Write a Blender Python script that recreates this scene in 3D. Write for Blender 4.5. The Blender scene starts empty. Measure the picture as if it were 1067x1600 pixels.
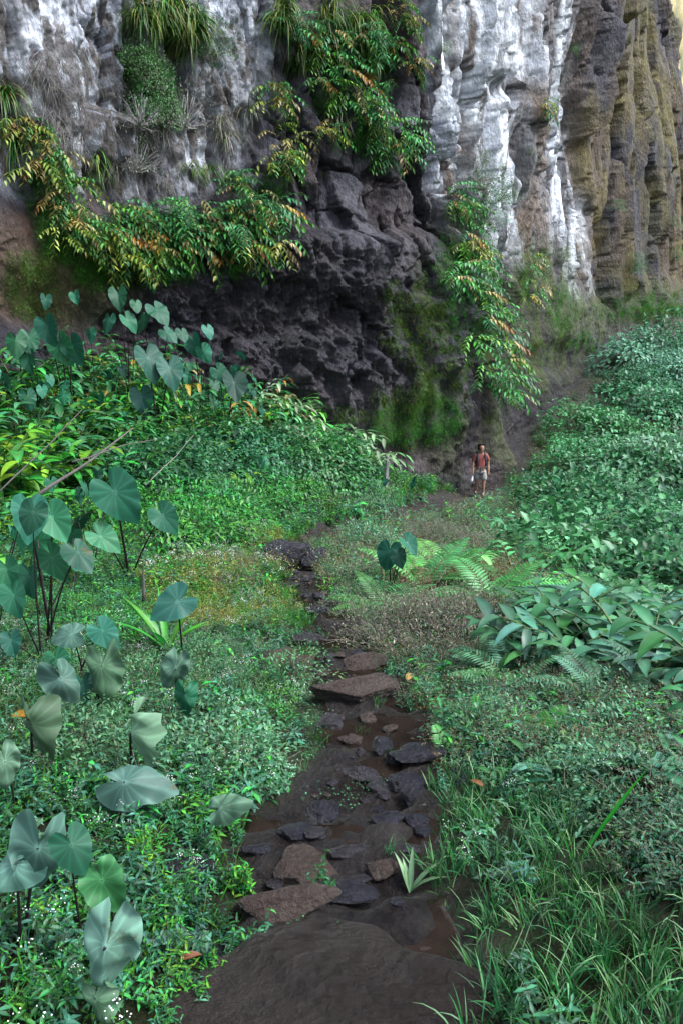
import bpy, math, random
import numpy as np
from mathutils import Vector, Matrix, Euler

rng = np.random.default_rng(7)
R = random.Random(11)
S = bpy.context.scene
COL = S.collection
FPX, PITCH = 1250.0, math.radians(15.6)          # focal length in photo pixels, downward pitch
CP, SP = math.cos(PITCH), math.sin(PITCH)

# ------------------------------------------------------------------ camera, sky, sun, exposure
cam_d = bpy.data.cameras.new('camera'); cam = bpy.data.objects.new('camera', cam_d); COL.objects.link(cam)
cam_d.sensor_fit = 'VERTICAL'; cam_d.sensor_height = 36.0; cam_d.lens = FPX / 1600 * 36
cam_d.clip_start = 0.05; cam_d.clip_end = 2000
cam.location = (0, 0, 0); cam.rotation_euler = (math.pi / 2 - PITCH, 0, 0)
S.camera = cam
SUN_EL, SUN_DIR = math.radians(56), Vector((0.93, -0.22, 0)).normalized()
w = bpy.data.worlds.new('World'); S.world = w; w.use_nodes = True
nt = w.node_tree; nt.nodes.clear()
sky = nt.nodes.new('ShaderNodeTexSky'); sky.sky_type = 'NISHITA'; sky.sun_disc = False
sky.sun_elevation = SUN_EL; sky.sun_rotation = math.atan2(SUN_DIR.x, SUN_DIR.y)
sky.air_density = 1.0; sky.dust_density = 2.5; sky.ozone_density = 0.7
bg = nt.nodes.new('ShaderNodeBackground'); bg.inputs['Strength'].default_value = 0.13
wo = nt.nodes.new('ShaderNodeOutputWorld')
hz = nt.nodes.new('ShaderNodeHueSaturation'); hz.inputs['Saturation'].default_value = 0.62     # thin bright cloud takes the blue out of the sky
nt.links.new(sky.outputs[0], hz.inputs['Color']); nt.links.new(hz.outputs[0], bg.inputs[0]); nt.links.new(bg.outputs[0], wo.inputs[0])
sl = bpy.data.lights.new('sun', 'SUN'); sl.energy = 1.5; sl.angle = math.radians(14); sl.color = (0.93, 0.98, 1.0)
so = bpy.data.objects.new('sun', sl); COL.objects.link(so)
sv = Vector((SUN_DIR.x * math.cos(SUN_EL), SUN_DIR.y * math.cos(SUN_EL), math.sin(SUN_EL)))
so.rotation_euler = sv.to_track_quat('Z', 'Y').to_euler(); so.location = (0, 0, 60)
S.view_settings.view_transform = 'Standard'; S.view_settings.look = 'None'
S.view_settings.exposure = 1.82; S.view_settings.gamma = 1.0; S.view_settings.use_curve_mapping = False
try:
    S.cycles.max_bounces = 5; S.cycles.diffuse_bounces = 3; S.cycles.transmission_bounces = 3
    S.cycles.transparent_max_bounces = 4
except Exception: pass

# ------------------------------------------------------------------ pixel <-> place helpers
def ray(px, py):
    a, b = (px - 533.5) / FPX, (800 - py) / FPX
    return Vector((a, CP + b * SP, -SP + b * CP))
def at(px, py, Y):
    d = ray(px, py); return d * (Y / d.y)
def proj(X, Y, Z):
    D = np.maximum(Y * CP - Z * SP, 0.05); U = Y * SP + Z * CP
    return 533.5 + FPX * X / D, 800 - FPX * U / D

# ------------------------------------------------------------------ noise
def h3(i, j, k, seed=0):
    i = (np.asarray(i).astype(np.int64) * 374761393 + np.asarray(j).astype(np.int64) * 668265263 +
         np.asarray(k).astype(np.int64) * 2147483647 + seed * 1274126177) & 0xffffffff
    i = ((i ^ (i >> 13)) * 1274126177) & 0xffffffff
    i = ((i ^ (i >> 16)) * 2246822519) & 0xffffffff
    return ((i ^ (i >> 15)) & 0xffffff) / float(0x1000000)
def vn(x, y, z=0.0, seed=0):
    x, y, z = np.broadcast_arrays(np.asarray(x, float), np.asarray(y, float), np.asarray(z, float))
    i, j, k = np.floor(x), np.floor(y), np.floor(z)
    f, g, h = x - i, y - j, z - k
    f, g, h = f * f * (3 - 2 * f), g * g * (3 - 2 * g), h * h * (3 - 2 * h)
    def c(a, b, d): return h3(i + a, j + b, k + d, seed)
    x00 = c(0, 0, 0) * (1 - f) + c(1, 0, 0) * f; x10 = c(0, 1, 0) * (1 - f) + c(1, 1, 0) * f
    x01 = c(0, 0, 1) * (1 - f) + c(1, 0, 1) * f; x11 = c(0, 1, 1) * (1 - f) + c(1, 1, 1) * f
    return ((x00 * (1 - g) + x10 * g) * (1 - h) + (x01 * (1 - g) + x11 * g) * h)
def fbm(x, y, z=0.0, oct=4, seed=0, gain=0.5):
    a, t, s = 1.0, 0.0, 0.0
    for o in range(oct):
        t = t + a * vn(x, y, z, seed + o * 17); s += a; a *= gain
        x, y, z = np.asarray(x) * 2.03 + 3.1, np.asarray(y) * 2.03 + 1.7, np.asarray(z) * 2.03 + 5.3
    return t / s
def ridge(x, y, z=0.0, oct=4, seed=0):
    a, t, s = 1.0, 0.0, 0.0
    for o in range(oct):
        t = t + a * (1 - np.abs(2 * vn(x, y, z, seed + o * 13) - 1)); s += a; a *= 0.5
        x, y, z = np.asarray(x) * 2.1 + 3.1, np.asarray(y) * 2.1 + 1.7, np.asarray(z) * 2.1 + 5.3
    return t / s
def worley(x, y, seed=0):
    i, j = np.floor(x), np.floor(y)
    f1 = np.full(x.shape, 9.0); f2 = f1.copy(); cid = np.zeros(x.shape); dx = np.zeros(x.shape); dy = np.zeros(x.shape)
    for a in (-1, 0, 1):
        for b in (-1, 0, 1):
            cx = i + a + h3(i + a, j + b, 0, seed); cy = j + b + h3(i + a, j + b, 1, seed)
            ex, ey = x - cx, y - cy; d = np.sqrt(ex * ex + ey * ey)
            n = d < f1
            f2 = np.where(n, f1, np.minimum(f2, d))
            cid = np.where(n, h3(i + a, j + b, 2, seed), cid); dx = np.where(n, ex, dx); dy = np.where(n, ey, dy)
            f1 = np.where(n, d, f1)
    return f1, f2, cid, dx, dy
def ss(a, b, x):
    t = np.clip((np.asarray(x, float) - a) / (b - a), 0, 1); return t * t * (3 - 2 * t)
def ell(px, py, cx, cy, rx, ry, soft=0.35):
    d = np.sqrt(((px - cx) / rx) ** 2 + ((py - cy) / ry) ** 2); return 1 - ss(1 - soft, 1 + soft, d)
def mixc(c, c2, m):
    return c * (1 - m[..., None]) + np.asarray(c2) * m[..., None]

# ------------------------------------------------------------------ object helpers
def tag(o, label=None, cat=None, group=None, kind=None):
    if label: o['label'] = label
    if cat: o['category'] = cat
    if group: o['group'] = group
    if kind: o['kind'] = kind
    return o
def empty(name, loc=(0, 0, 0), rot=(0, 0, 0), scale=1.0):
    o = bpy.data.objects.new(name, None); COL.objects.link(o); o.location = loc; o.rotation_euler = rot
    o.scale = (scale,) * 3; o.empty_display_size = 0.1
    return o
CH = {}
def link(name, me, parent=None, M=None):
    o = bpy.data.objects.new(name, me); COL.objects.link(o)
    if parent is not None: o.parent = parent; CH.setdefault(parent.name, []).append(o)
    if M is not None: o.matrix_local = M
    return o
def copy_tree(o, parent=None):
    c = o.copy(); COL.objects.link(c)
    if parent is not None: c.parent = parent; CH.setdefault(parent.name, []).append(c)
    for ch in CH.get(o.name, []): copy_tree(ch, c)
    return c

class MB:
    def __init__(s): s.v = []; s.f = []; s.c = []
    def add(s, vs, fs, col):
        b = len(s.v); s.v += [tuple(v) for v in vs]; s.f += [tuple(i + b for i in f) for f in fs]
        if callable(col): s.c += [col(i) for i in range(len(vs))]
        elif isinstance(col, list): s.c += col
        else: s.c += [tuple(col)] * len(vs)
    def tube(s, pts, r0, r1, col, n=5):
        vs = []; fs = []; m = len(pts)
        for i, p in enumerate(pts):
            d = (pts[min(i + 1, m - 1)] - pts[max(i - 1, 0)]).normalized()
            a = d.orthogonal().normalized(); b = d.cross(a); r = r0 + (r1 - r0) * i / (m - 1)
            for k in range(n):
                t = 2 * math.pi * k / n; vs.append(p + (a * math.cos(t) + b * math.sin(t)) * r)
        for i in range(m - 1):
            for k in range(n): fs.append((i * n + k, i * n + (k + 1) % n, (i + 1) * n + (k + 1) % n, (i + 1) * n + k))
        fs.append(tuple(range(n))[::-1]); fs.append(tuple((m - 1) * n + k for k in range(n)))
        s.add(vs, fs, col)
    def blade(s, p, d, up, L, W, col, n=3, droop=0.6, fold=0.25, prof='lance', tip=None, twist=0.0):
        """a leaf: centre line bending down, folded along its midrib"""
        p = Vector(p); d = Vector(d).normalized(); up = Vector(up)
        vs = []; fs = []; cs = []; mid = tuple(min(1, x * 1.45 + 0.006) for x in col); tc = tip or col
        for i in range(n + 1):
            t = i / n
            side = d.cross(up)
            if side.length < 1e-4: side = d.orthogonal()
            side.normalize(); nrm = side.cross(d).normalized()
            if twist:
                q = Matrix.Rotation(twist * t, 3, d); side = q @ side; nrm = q @ nrm
            if prof == 'lance': wd = W * math.sin(math.pi * (0.08 + 0.92 * t) ** 0.8) if t < 1 else 0.0
            elif prof == 'ovate': wd = W * (math.sin(math.pi * min(1, (0.1 + 0.9 * t)) ** 0.6)) if t < 1 else 0.0
            else: wd = W * (1 - t ** 2)
            wd = max(wd, 0)
            cc = tuple(a * (1 - t * t) + b * t * t for a, b in zip(col, tc))
            if wd < 1e-6 or i == n:
                vs.append(p); cs.append(cc)
            else:
                vs += [p - side * wd / 2 + nrm * wd * fold, p, p + side * wd / 2 + nrm * wd * fold]
                cs += [cc, mid if prof != 'grass' else cc, cc]
            d = (d + Vector((0, 0, -1)) * droop / n).normalized()
            if i < n: p = p + d * (L / n)
        for i in range(n):
            a = i * 3
            if i == n - 1: fs += [(a, a + 1, a + 3), (a + 1, a + 2, a + 3)]
            else: fs += [(a, a + 1, a + 4, a + 3), (a + 1, a + 2, a + 5, a + 4)]
        s.add(vs, fs, cs)
    def mesh(s, name, mat, smooth=True):
        me = bpy.data.meshes.new(name); me.from_pydata(s.v, [], s.f)
        ca = me.color_attributes.new('Col', 'FLOAT_COLOR', 'POINT')
        a = np.ones((len(s.v), 4), np.float32); a[:, :3] = np.array(s.c, np.float32); ca.data.foreach_set('color', a.ravel())
        me.materials.append(mat)
        if smooth: me.polygons.foreach_set('use_smooth', [True] * len(me.polygons))
        me.update(); return me

def grid_mesh(name, P, mat, cols=None, smooth=True, flip=False):
    n, m = P.shape[:2]; me = bpy.data.meshes.new(name)
    idx = np.arange(n * m).reshape(n, m)
    q = np.stack([idx[:-1, :-1], idx[:-1, 1:], idx[1:, 1:], idx[1:, :-1]], -1).reshape(-1, 4)
    if flip: q = q[:, ::-1]
    me.vertices.add(n * m); me.vertices.foreach_set('co', P.reshape(-1).astype(np.float32))
    me.loops.add(q.size); me.polygons.add(len(q)); me.loops.foreach_set('vertex_index', q.reshape(-1).astype(np.int32))
    me.polygons.foreach_set('loop_start', np.arange(0, q.size, 4, dtype=np.int32))
    if smooth: me.polygons.foreach_set('use_smooth', np.ones(len(q), bool))
    me.update(calc_edges=True); me.validate()
    if cols is not None:
        ca = me.color_attributes.new('Col', 'FLOAT_COLOR', 'POINT')
        a = np.ones((n * m, 4), np.float32); a[:, :cols.shape[-1]] = cols.reshape(n * m, -1); ca.data.foreach_set('color', a.ravel())
    me.materials.append(mat); return me

# ------------------------------------------------------------------ materials
def newmat(name):
    m = bpy.data.materials.new(name); m.use_nodes = True; m.node_tree.nodes.clear()
    N = m.node_tree.nodes; L = m.node_tree.links
    return m, N, L
def math_(N, L, op, a, b=None, c=None):
    n = N.new('ShaderNodeMath'); n.operation = op
    for i, x in enumerate((a, b, c)):
        if x is None: continue
        if isinstance(x, (int, float)): n.inputs[i].default_value = x
        else: L.new(x, n.inputs[i])
    return n.outputs[0]
def foliage_mat(name, rough=0.5, trans=0.2,  var=0.8, hue=0.05, spec=0.3, scale=30.0, spots=False):
    m, N, L = newmat(name)
    at_ = N.new('ShaderNodeAttribute'); at_.attribute_name = 'Col'
    oi = N.new('ShaderNodeObjectInfo'); tc = N.new('ShaderNodeTexCoord'); no = N.new('ShaderNodeTexNoise')
    no.inputs['Scale'].default_value = scale; no.inputs['Detail'].default_value = 3; L.new(tc.outputs['Object'], no.inputs['Vector'])
    geo = N.new('ShaderNodeNewGeometry')
    hs = N.new('ShaderNodeHueSaturation'); L.new(at_.outputs['Color'], hs.inputs['Color'])
    h = math_(N, L, 'MULTIPLY_ADD', oi.outputs['Random'], hue, 0.516 - hue / 2); L.new(h, hs.inputs['Hue'])
    r2 = math_(N, L, 'FRACT', math_(N, L, 'MULTIPLY', oi.outputs['Random'], 37.7))
    v = math_(N, L, 'MULTIPLY_ADD', r2, var, 1 - var / 2)
    v = math_(N, L, 'MULTIPLY', v, math_(N, L, 'MULTIPLY_ADD', no.outputs['Fac'], 0.7, 0.65))
    isl = math_(N, L, 'MULTIPLY_ADD', geo.outputs['Random Per Island'], 0.8, 0.6)
    v = math_(N, L, 'MULTIPLY', v, isl); L.new(v, hs.inputs['Value']); hs.inputs['Saturation'].default_value = 1.1
    cout = hs.outputs[0]
    if spots:      # brown blotches and yellowed patches on old leaves
        sp = N.new('ShaderNodeTexNoise'); sp.inputs['Scale'].default_value = 7; sp.inputs['Detail'].default_value = 5; sp.inputs['Roughness'].default_value = .7; sp.noise_dimensions = '4D'
        L.new(tc.outputs['Object'], sp.inputs['Vector']); L.new(math_(N, L, 'MULTIPLY', oi.outputs['Random'], 90), sp.inputs['W'])
        sr = N.new('ShaderNodeMapRange'); L.new(sp.outputs['Fac'], sr.inputs[0]); sr.inputs[1].default_value = .62; sr.inputs[2].default_value = .70; sr.inputs[4].default_value = .8
        mc = N.new('ShaderNodeMix'); mc.data_type = 'RGBA'; L.new(sr.outputs[0], mc.inputs[0]); L.new(cout, mc.inputs[6]); mc.inputs[7].default_value = (.075, .06, .02, 1); cout = mc.outputs[2]
    bs = N.new('ShaderNodeBsdfPrincipled'); L.new(cout, bs.inputs['Base Color'])
    bs.inputs['Roughness'].default_value = rough; bs.inputs['Specular IOR Level'].default_value = spec
    tr = N.new('ShaderNodeBsdfTranslucent'); L.new(cout, tr.inputs['Color'])
    mx = N.new('ShaderNodeMixShader'); mx.inputs[0].default_value = trans
    L.new(bs.outputs[0], mx.inputs[1]); L.new(tr.outputs[0], mx.inputs[2])
    o = N.new('ShaderNodeOutputMaterial'); L.new(mx.outputs[0], o.inputs[0]); return m
def rock_mat(name, use_attr=True, base=(0.05, 0.04, 0.04), rough=(0.35, 0.8), bump=0.6, sc=6.0, stretch=1.0, bd=0.05, var=0.9, spec=.5):
    m, N, L = newmat(name)
    tc = N.new('ShaderNodeTexCoord'); mp = N.new('ShaderNodeMapping'); L.new(tc.outputs['Object'], mp.inputs[0])
    mp.inputs['Scale'].default_value = (1, 1, stretch)
    n1 = N.new('ShaderNodeTexNoise'); n1.inputs['Scale'].default_value = sc; n1.inputs['Detail'].default_value = 9; n1.inputs['Roughness'].default_value = 0.68
    n2 = N.new('ShaderNodeTexNoise'); n2.inputs['Scale'].default_value = sc * 0.22; n2.inputs['Detail'].default_value = 4
    vo = N.new('ShaderNodeTexVoronoi'); vo.inputs['Scale'].default_value = sc * 1.8
    for n in (n1, n2, vo): L.new(mp.outputs[0], n.inputs['Vector'])
    if use_attr:
        a = N.new('ShaderNodeAttribute'); a.attribute_name = 'Col'; csrc = a.outputs['Color']; wet = a.outputs['Alpha']
    else:
        c = N.new('ShaderNodeRGB'); c.outputs[0].default_value = (*base, 1); csrc = c.outputs[0]; wet = None
    hs = N.new('ShaderNodeHueSaturation'); L.new(csrc, hs.inputs['Color'])
    v = math_(N, L, 'MAXIMUM', math_(N, L, 'MULTIPLY_ADD', n1.outputs['Fac'], var * 3.2, 1 - var * 1.6), .15)
    v = math_(N, L, 'MULTIPLY', v, math_(N, L, 'MULTIPLY_ADD', n2.outputs['Fac'], 0.8, 0.6)); L.new(v, hs.inputs['Value'])
    L.new(math_(N, L, 'MULTIPLY_ADD', n2.outputs['Fac'], 0.06, 0.47), hs.inputs['Hue'])
    bs = N.new('ShaderNodeBsdfPrincipled'); L.new(hs.outputs[0], bs.inputs['Base Color'])
    mr = N.new('ShaderNodeMapRange'); L.new(n2.outputs['Fac'], mr.inputs[0]); mr.inputs[1].default_value = 0.35; mr.inputs[2].default_value = 0.65
    mr.inputs[3].default_value = rough[0]; mr.inputs[4].default_value = rough[1]
    L.new(mr.outputs[0], bs.inputs['Roughness']); bs.inputs['Specular IOR Level'].default_value = spec
    n3 = N.new('ShaderNodeTexNoise'); n3.inputs['Scale'].default_value = sc * 4; n3.inputs['Detail'].default_value = 6; n3.inputs['Roughness'].default_value = .7; L.new(mp.outputs[0], n3.inputs['Vector'])
    h = math_(N, L, 'ADD', math_(N, L, 'MULTIPLY_ADD', n3.outputs['Fac'], .35, n1.outputs['Fac']), math_(N, L, 'MULTIPLY', vo.outputs['Distance'], 0.35))
    bp = N.new('ShaderNodeBump'); bp.inputs['Strength'].default_value = bump; bp.inputs['Distance'].default_value = bd
    L.new(h, bp.inputs['Height']); L.new(bp.outputs[0], bs.inputs['Normal'])
    o = N.new('ShaderNodeOutputMaterial'); L.new(bs.outputs[0], o.inputs[0]); return m
def plain_mat(name, col, rough=0.7, sc=40, var=0.4, bump=0.2, bd=0.004):
    return rock_mat(name, False, col, (rough, rough), bump, sc, 1, bd, var)

M_cliff = rock_mat('cliff_rock', True, rough=(0.38, 0.75), bump=1.0, sc=4.0, stretch=0.55, bd=0.3, var=0.6, spec=.35)
M_ground = rock_mat('wet_soil', True, rough=(0.16, 0.6), bump=1.0, sc=16, bd=0.06, var=0.9, spec=.4)
M_rock = rock_mat('wet_basalt', False, (0.040, 0.036, 0.043), (0.16, 0.45), 1.0, 16, 1, 0.07, .8)
M_rockbrown = rock_mat('brown_pitted_basalt', False, (0.058, 0.040, 0.033), (0.22, 0.5), 1.0, 34, 1, 0.035, 0.7)
M_rockdark = rock_mat('dark_shiny_basalt', False, (0.028, 0.027, 0.038), (0.14, 0.4), 1.0, 13, 1, 0.08, .8)  # bluish tint in the base colour stands in for sky glints on wet stone
M_leaf = foliage_mat('herb_leaf')
M_gleaf = foliage_mat('ginger_leaf', rough=0.42, trans=0.2, spec=0.35, scale=12, spots=True)
M_taro = foliage_mat('taro_leaf', rough=0.55, trans=0.18, var=0.8, hue=.04, spec=0.3, scale=9, spots=True)
M_moss = foliage_mat('moss_leaf', rough=0.7, trans=0.3, var=0.6, hue=0.05)
M_bush = foliage_mat('shrub_leaf', rough=0.45, trans=0.25, var=0.6, spec=0.4)
M_dry = foliage_mat('dry_twig', rough=0.8, trans=0.1, var=0.5, spec=0.2)
M_stem = foliage_mat('plant_stem', rough=0.5, trans=0.0, var=0.3)

# ------------------------------------------------------------------ ground
PATH = [(0.10, 0.2, .45), (-0.08, 1.45, .40), (0.0, 2.1, .33), (-0.04, 2.45, .31), (0.02, 2.83, .36), (0.2, 3.5, .25), (0.2, 4.24, .27),
        (0.07, 5.0, .20), (0.09, 6.4, .22), (-0.31, 8.2, .15), (-0.85, 12, .30), (-0.05, 16, .38), (1.78, 20, .45), (4.35, 25.6, .55),
        (5.5, 28.5, .5), (6.8, 31, .4), (8.1, 36, .4), (10.5, 41, .45), (14.2, 47, .5), (17, 52, .6)]
PATH_Z = [-1.6 - .2 * y for _, y, _ in PATH[:14]] + [-6.9, -6.6, -5.9, -5.3, -4.4, -4.0]
CTRL = [(x, y, z) for (x, y, _), z in zip(PATH, PATH_Z)] + [
 (-.8, 1.5, -1.78), (-2, 2, -1.75), (-1.5, 3.5, -2.1), (-3, 4, -2.1), (-1.8, 6, -2.72), (-3.3, 8, -3.0), (-5.2, 8, -2.7), (-3.3, 12, -3.75),
 (-6, 12, -2.85), (-7.5, 17, -2.2), (-11, 17, -1.8), (-4.1, 22, -2.9), (-4.8, 16, -3.6), (-1.6, 24, -3.75), (0.1, 25.5, -5.0), (1.5, 27, -6.1), (-2, 20, -4.5),
 (-15, 25, -2), (0, 35, -4), (10, 62, -3), (.9, 1.8, -1.78), (2, 2.5, -1.85), (1.6, 4, -2.25), (3.2, 4, -2.4), (2.2, 7, -3.05), (4.2, 7, -3.6),
 (2.4, 12, -4.2), (4.6, 14, -5.2), (9, 14, -6.3), (6.5, 21, -6.4), (12, 22, -8), (8, 27, -6.7), (13, 30, -7.2), (19, 44, -4.3),
 (15.5, 46, -4.7), (10.5, 35, -6.2), (28, 40, -6), (28, 20, -11), (42, 52, -7), (0, -4, -.9), (-6, -3, -1), (6, -3, -1), (-20, 8, -1.5), (60, 80, -8), (-12, 12, -2.3)]
CTRL = np.array(CTRL)
def tps_k(r2): return 0.5 * r2 * np.log(r2 + 1e-9)
_n = len(CTRL); _d2 = ((CTRL[:, None, :2] - CTRL[None, :, :2]) ** 2).sum(-1)
_A = np.zeros((_n + 3, _n + 3)); _A[:_n, :_n] = tps_k(_d2) + np.eye(_n) * 0.02
_A[:_n, _n] = 1; _A[:_n, _n + 1:] = CTRL[:, :2]; _A[_n, :_n] = 1; _A[_n + 1:, :_n] = CTRL[:, :2].T
_W = np.linalg.solve(_A, np.concatenate([CTRL[:, 2], [0, 0, 0]]))
def tps(x, y):
    o = _W[_n] + _W[_n + 1] * x + _W[_n + 2] * y
    for i in range(_n): o = o + _W[i] * tps_k((x - CTRL[i, 0]) ** 2 + (y - CTRL[i, 1]) ** 2)
    return o
def path_d(x, y):
    """signed distance to the path edge (negative inside)"""
    best = np.full(np.shape(x), 1e9)
    for (x0, y0, w0), (x1, y1, w1) in zip(PATH[:-1], PATH[1:]):
        ax, ay = x1 - x0, y1 - y0; t = np.clip(((x - x0) * ax + (y - y0) * ay) / (ax * ax + ay * ay), 0, 1)
        d = np.hypot(x - x0 - ax * t, y - y0 - ay * t) - (w0 + (w1 - w0) * t); best = np.minimum(best, d)
    return best + (fbm(x * 3.1, y * 3.1, 0, 3, 5) - .5) * (0.13 + 0.012 * np.asarray(y))
STEP = 0.62
def twarp(x, y): return np.asarray(y, float) + (fbm(np.asarray(x) * 2.3, np.asarray(y) * 2.3, 0, 3, 12) - .5) * .55
def tread(y):
    k = np.floor(y / STEP); f = y / STEP - k; return -1.6 - .2 * STEP * (k + ss(0.72, 1.0, f))
def H(x, y):
    x = np.asarray(x, float); y = np.asarray(y, float)
    z = tps(x, np.clip(y, -8, 90))
    d = path_d(x, y); inside = 1 - ss(-0.05, 0.12, d)
    z = z + (fbm(x * .9, y * .9, 0, 3, 3) - .5) * np.clip(.05 + .02 * y, .05, .5) + (fbm(x * 5, y * 5, 0, 3, 4) - .5) * .05
    near = inside * (1 - ss(9, 11, y)); tz = tread(twarp(x, y)) - .035 + (fbm(x * 5.5, y * 5.5, 0, 4, 9) - .5) * .17
    z = z * (1 - near) + tz * near
    far = inside * ss(9, 11, y); z = z - far * .1 + far * (fbm(x * 2.5, y * 2.5, 0, 4, 9) - .5) * .25
    return z
def Hs(x, y): return float(H(np.array([x]), np.array([y]))[0])
def ground(px, py, lift=0.0):
    d = ray(px, py); t = np.concatenate([np.linspace(1.0, 12, 160), np.linspace(12.1, 90, 240)])
    X, Y, Z = d.x * t, d.y * t, d.z * t; u = Z - (H(X, Y) + lift); i = np.where(u < 0)[0]
    if not len(i): return Vector((X[-1], Y[-1], Hs(X[-1], Y[-1])))
    i = max(i[0], 1); a = u[i - 1] / (u[i - 1] - u[i] + 1e-9); tt = t[i - 1] + (t[i] - t[i - 1]) * a
    return Vector((d.x * tt, d.y * tt, Hs(d.x * tt, d.y * tt)))

gy = np.concatenate([np.linspace(-7, .9, 12, endpoint=False), 0.9 * np.exp(np.linspace(0, math.log(100), 470))])
gu = np.linspace(-1, 1, 420); gu = np.sign(gu) * np.abs(gu) ** 1.35
GX = gu[None, :] * (2.5 + 1.0 * np.maximum(gy, .9))[:, None]; GY = np.repeat(gy[:, None], 420, 1)
GZ = H(GX, GY); gd = path_d(GX, GY)
mud = 1 - ss(-.04, .1, gd)
gc = np.zeros(GX.shape + (3,)) + np.array((.016, .014, .008))
gc = mixc(gc, (.02, .026, .008), ss(.45, .6, fbm(GX * 2, GY * 2, 0, 4, 21)) * .7)
gc = mixc(gc, (.021, .0165, .0145), mud); gc = mixc(gc, (.015, .0115, .0115), mud * ss(.45, .6, fbm(GX * 6, GY * 6, 0, 3, 22)))
gc = mixc(gc, (.017, .014, .014), mud * ss(22, 27, GY))
link('ground', grid_mesh('ground', np.stack([GX, GY, GZ], -1), M_ground, gc))
bpy.data.objects['ground']['kind'] = 'structure'

# standing water on the treads of the path
m, N, L = newmat('murky_water')
tc = N.new('ShaderNodeTexCoord'); no = N.new('ShaderNodeTexNoise'); no.inputs['Scale'].default_value = 9; no.inputs['Detail'].default_value = 5; L.new(tc.outputs['Object'], no.inputs[0])
n2 = N.new('ShaderNodeTexNoise'); n2.inputs['Scale'].default_value = 30; n2.inputs['Detail'].default_value = 3; L.new(tc.outputs['Object'], n2.inputs[0])
rp = N.new('ShaderNodeValToRGB'); rp.color_ramp.elements[0].position = .35; rp.color_ramp.elements[0].color = (.008, .0055, .004, 1)
rp.color_ramp.elements[1].position = .7; rp.color_ramp.elements[1].color = (.019, .013, .010, 1); L.new(no.outputs[0], rp.inputs[0])
bs = N.new('ShaderNodeBsdfPrincipled'); L.new(rp.outputs[0], bs.inputs['Base Color']); bs.inputs['Roughness'].default_value = .06; bs.inputs['IOR'].default_value = 1.33
bp = N.new('ShaderNodeBump'); bp.inputs['Strength'].default_value = .25; bp.inputs['Distance'].default_value = .006; L.new(n2.outputs[0], bp.inputs['Height']); L.new(bp.outputs[0], bs.inputs['Normal'])
o_ = N.new('ShaderNodeOutputMaterial'); L.new(bs.outputs[0], o_.inputs[0]); M_water = m
for k in range(1, 15):
    ys = np.linspace(k * STEP - .42, (k + 1) * STEP + .3, 44); P = np.zeros((44, 36, 3))
    for r_, y in enumerate(ys):
        y = max(y, .3); i = max(j for j in range(len(PATH)) if PATH[j][1] <= y); a, b = PATH[i], PATH[i + 1]; t = (y - a[1]) / (b[1] - a[1])
        xc, hw = a[0] + (b[0] - a[0]) * t, a[2] + (b[2] - a[2]) * t
        xs = xc + np.linspace(-1, 1, 36) * (hw + .12); q = twarp(xs, y + xs * 0) / STEP - k
        P[r_, :, 0] = xs; P[r_, :, 1] = y
        P[r_, :, 2] = -1.6 - .2 * STEP * k - .040 - .16 * ss(0, .06, -q) - .3 * ss(.70, .78, q) - .1 * ss(.03, .12, path_d(xs, y + xs * 0))
    P = np.array(P)
    tag(link('puddle', grid_mesh('puddle', P, M_water)), kind='structure')

# ------------------------------------------------------------------ cliff
def CX(px, Y): return (px - 533.5) / FPX * CP * Y
CLP = [(-1000, 6), (-500, 12), (-200, 17), (0, 20), (200, 23.5), (350, 25.6), (450, 27), (590, 28.9), (680, 30.6), (740, 33.6), (790, 37.5), (840, 42), (920, 50), (1000, 58), (1048, 65)]
cpl = np.array([(CX(a, b), b) for a, b in CLP] + [(27.0, 74), (26, 90)])
seg = np.r_[0, np.cumsum(np.hypot(*np.diff(cpl, axis=0).T))]
fine = np.linspace(0, seg[-1], 1200); fx, fy = np.interp(fine, seg, cpl[:, 0]), np.interp(fine, seg, cpl[:, 1])
ker = np.hanning(31); ker /= ker.sum(); pad = 15
fx = np.convolve(np.pad(fx, pad, 'reflect', reflect_type='odd'), ker, 'valid'); fy = np.convolve(np.pad(fy, pad, 'reflect', reflect_type='odd'), ker, 'valid')
fpx = 533.5 + FPX * fx / (fy * CP)
NS, NZ = 860, 520
dens = np.where((fpx > -60) & (fpx < 1110) & (fy < 70), 1.0 / np.maximum(fy, 1) * 1.0 * (1 + 0 * fy), .006)
dens = np.where((fpx > -60) & (fpx < 1110) & (fy < 70), np.maximum(np.gradient(fpx, fine), 6) / 25., .25)
cd = np.cumsum(dens); cd = (cd - cd[0]) / (cd[-1] - cd[0]); s_ = np.interp(np.linspace(0, 1, NS), cd, fine)
bx, by = np.interp(s_, fine, fx), np.interp(s_, fine, fy)
tx, ty = np.gradient(bx, s_), np.gradient(by, s_); tl = np.hypot(tx, ty); nx, ny = ty / tl, -tx / tl
zbot = -9.0
ztop_vis = by * math.tan(math.radians(18.5))           # a little above the top of the frame
v = np.linspace(0, 1, NZ)
vv = np.where(v < .93, v / .93, 1.0)
ZZ = np.empty((NZ, NS)); zlow = np.maximum(zbot, -by * math.tan(math.radians(16.0)) - .5)
for i in range(NZ):
    if v[i] < .93: ZZ[i] = zlow + (ztop_vis - zlow) * vv[i]
    else: ZZ[i] = ztop_vis + (46 - ztop_vis) * ((v[i] - .93) / .07) ** 1.3
ZZ[0] = -10
SSg = np.repeat(s_[None], NZ, 0); BX = np.repeat(bx[None], NZ, 0); BY = np.repeat(by[None], NZ, 0)
NX = np.repeat(nx[None], NZ, 0); NY = np.repeat(ny[None], NZ, 0)
PX, PY = proj(BX, BY, ZZ)
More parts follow.
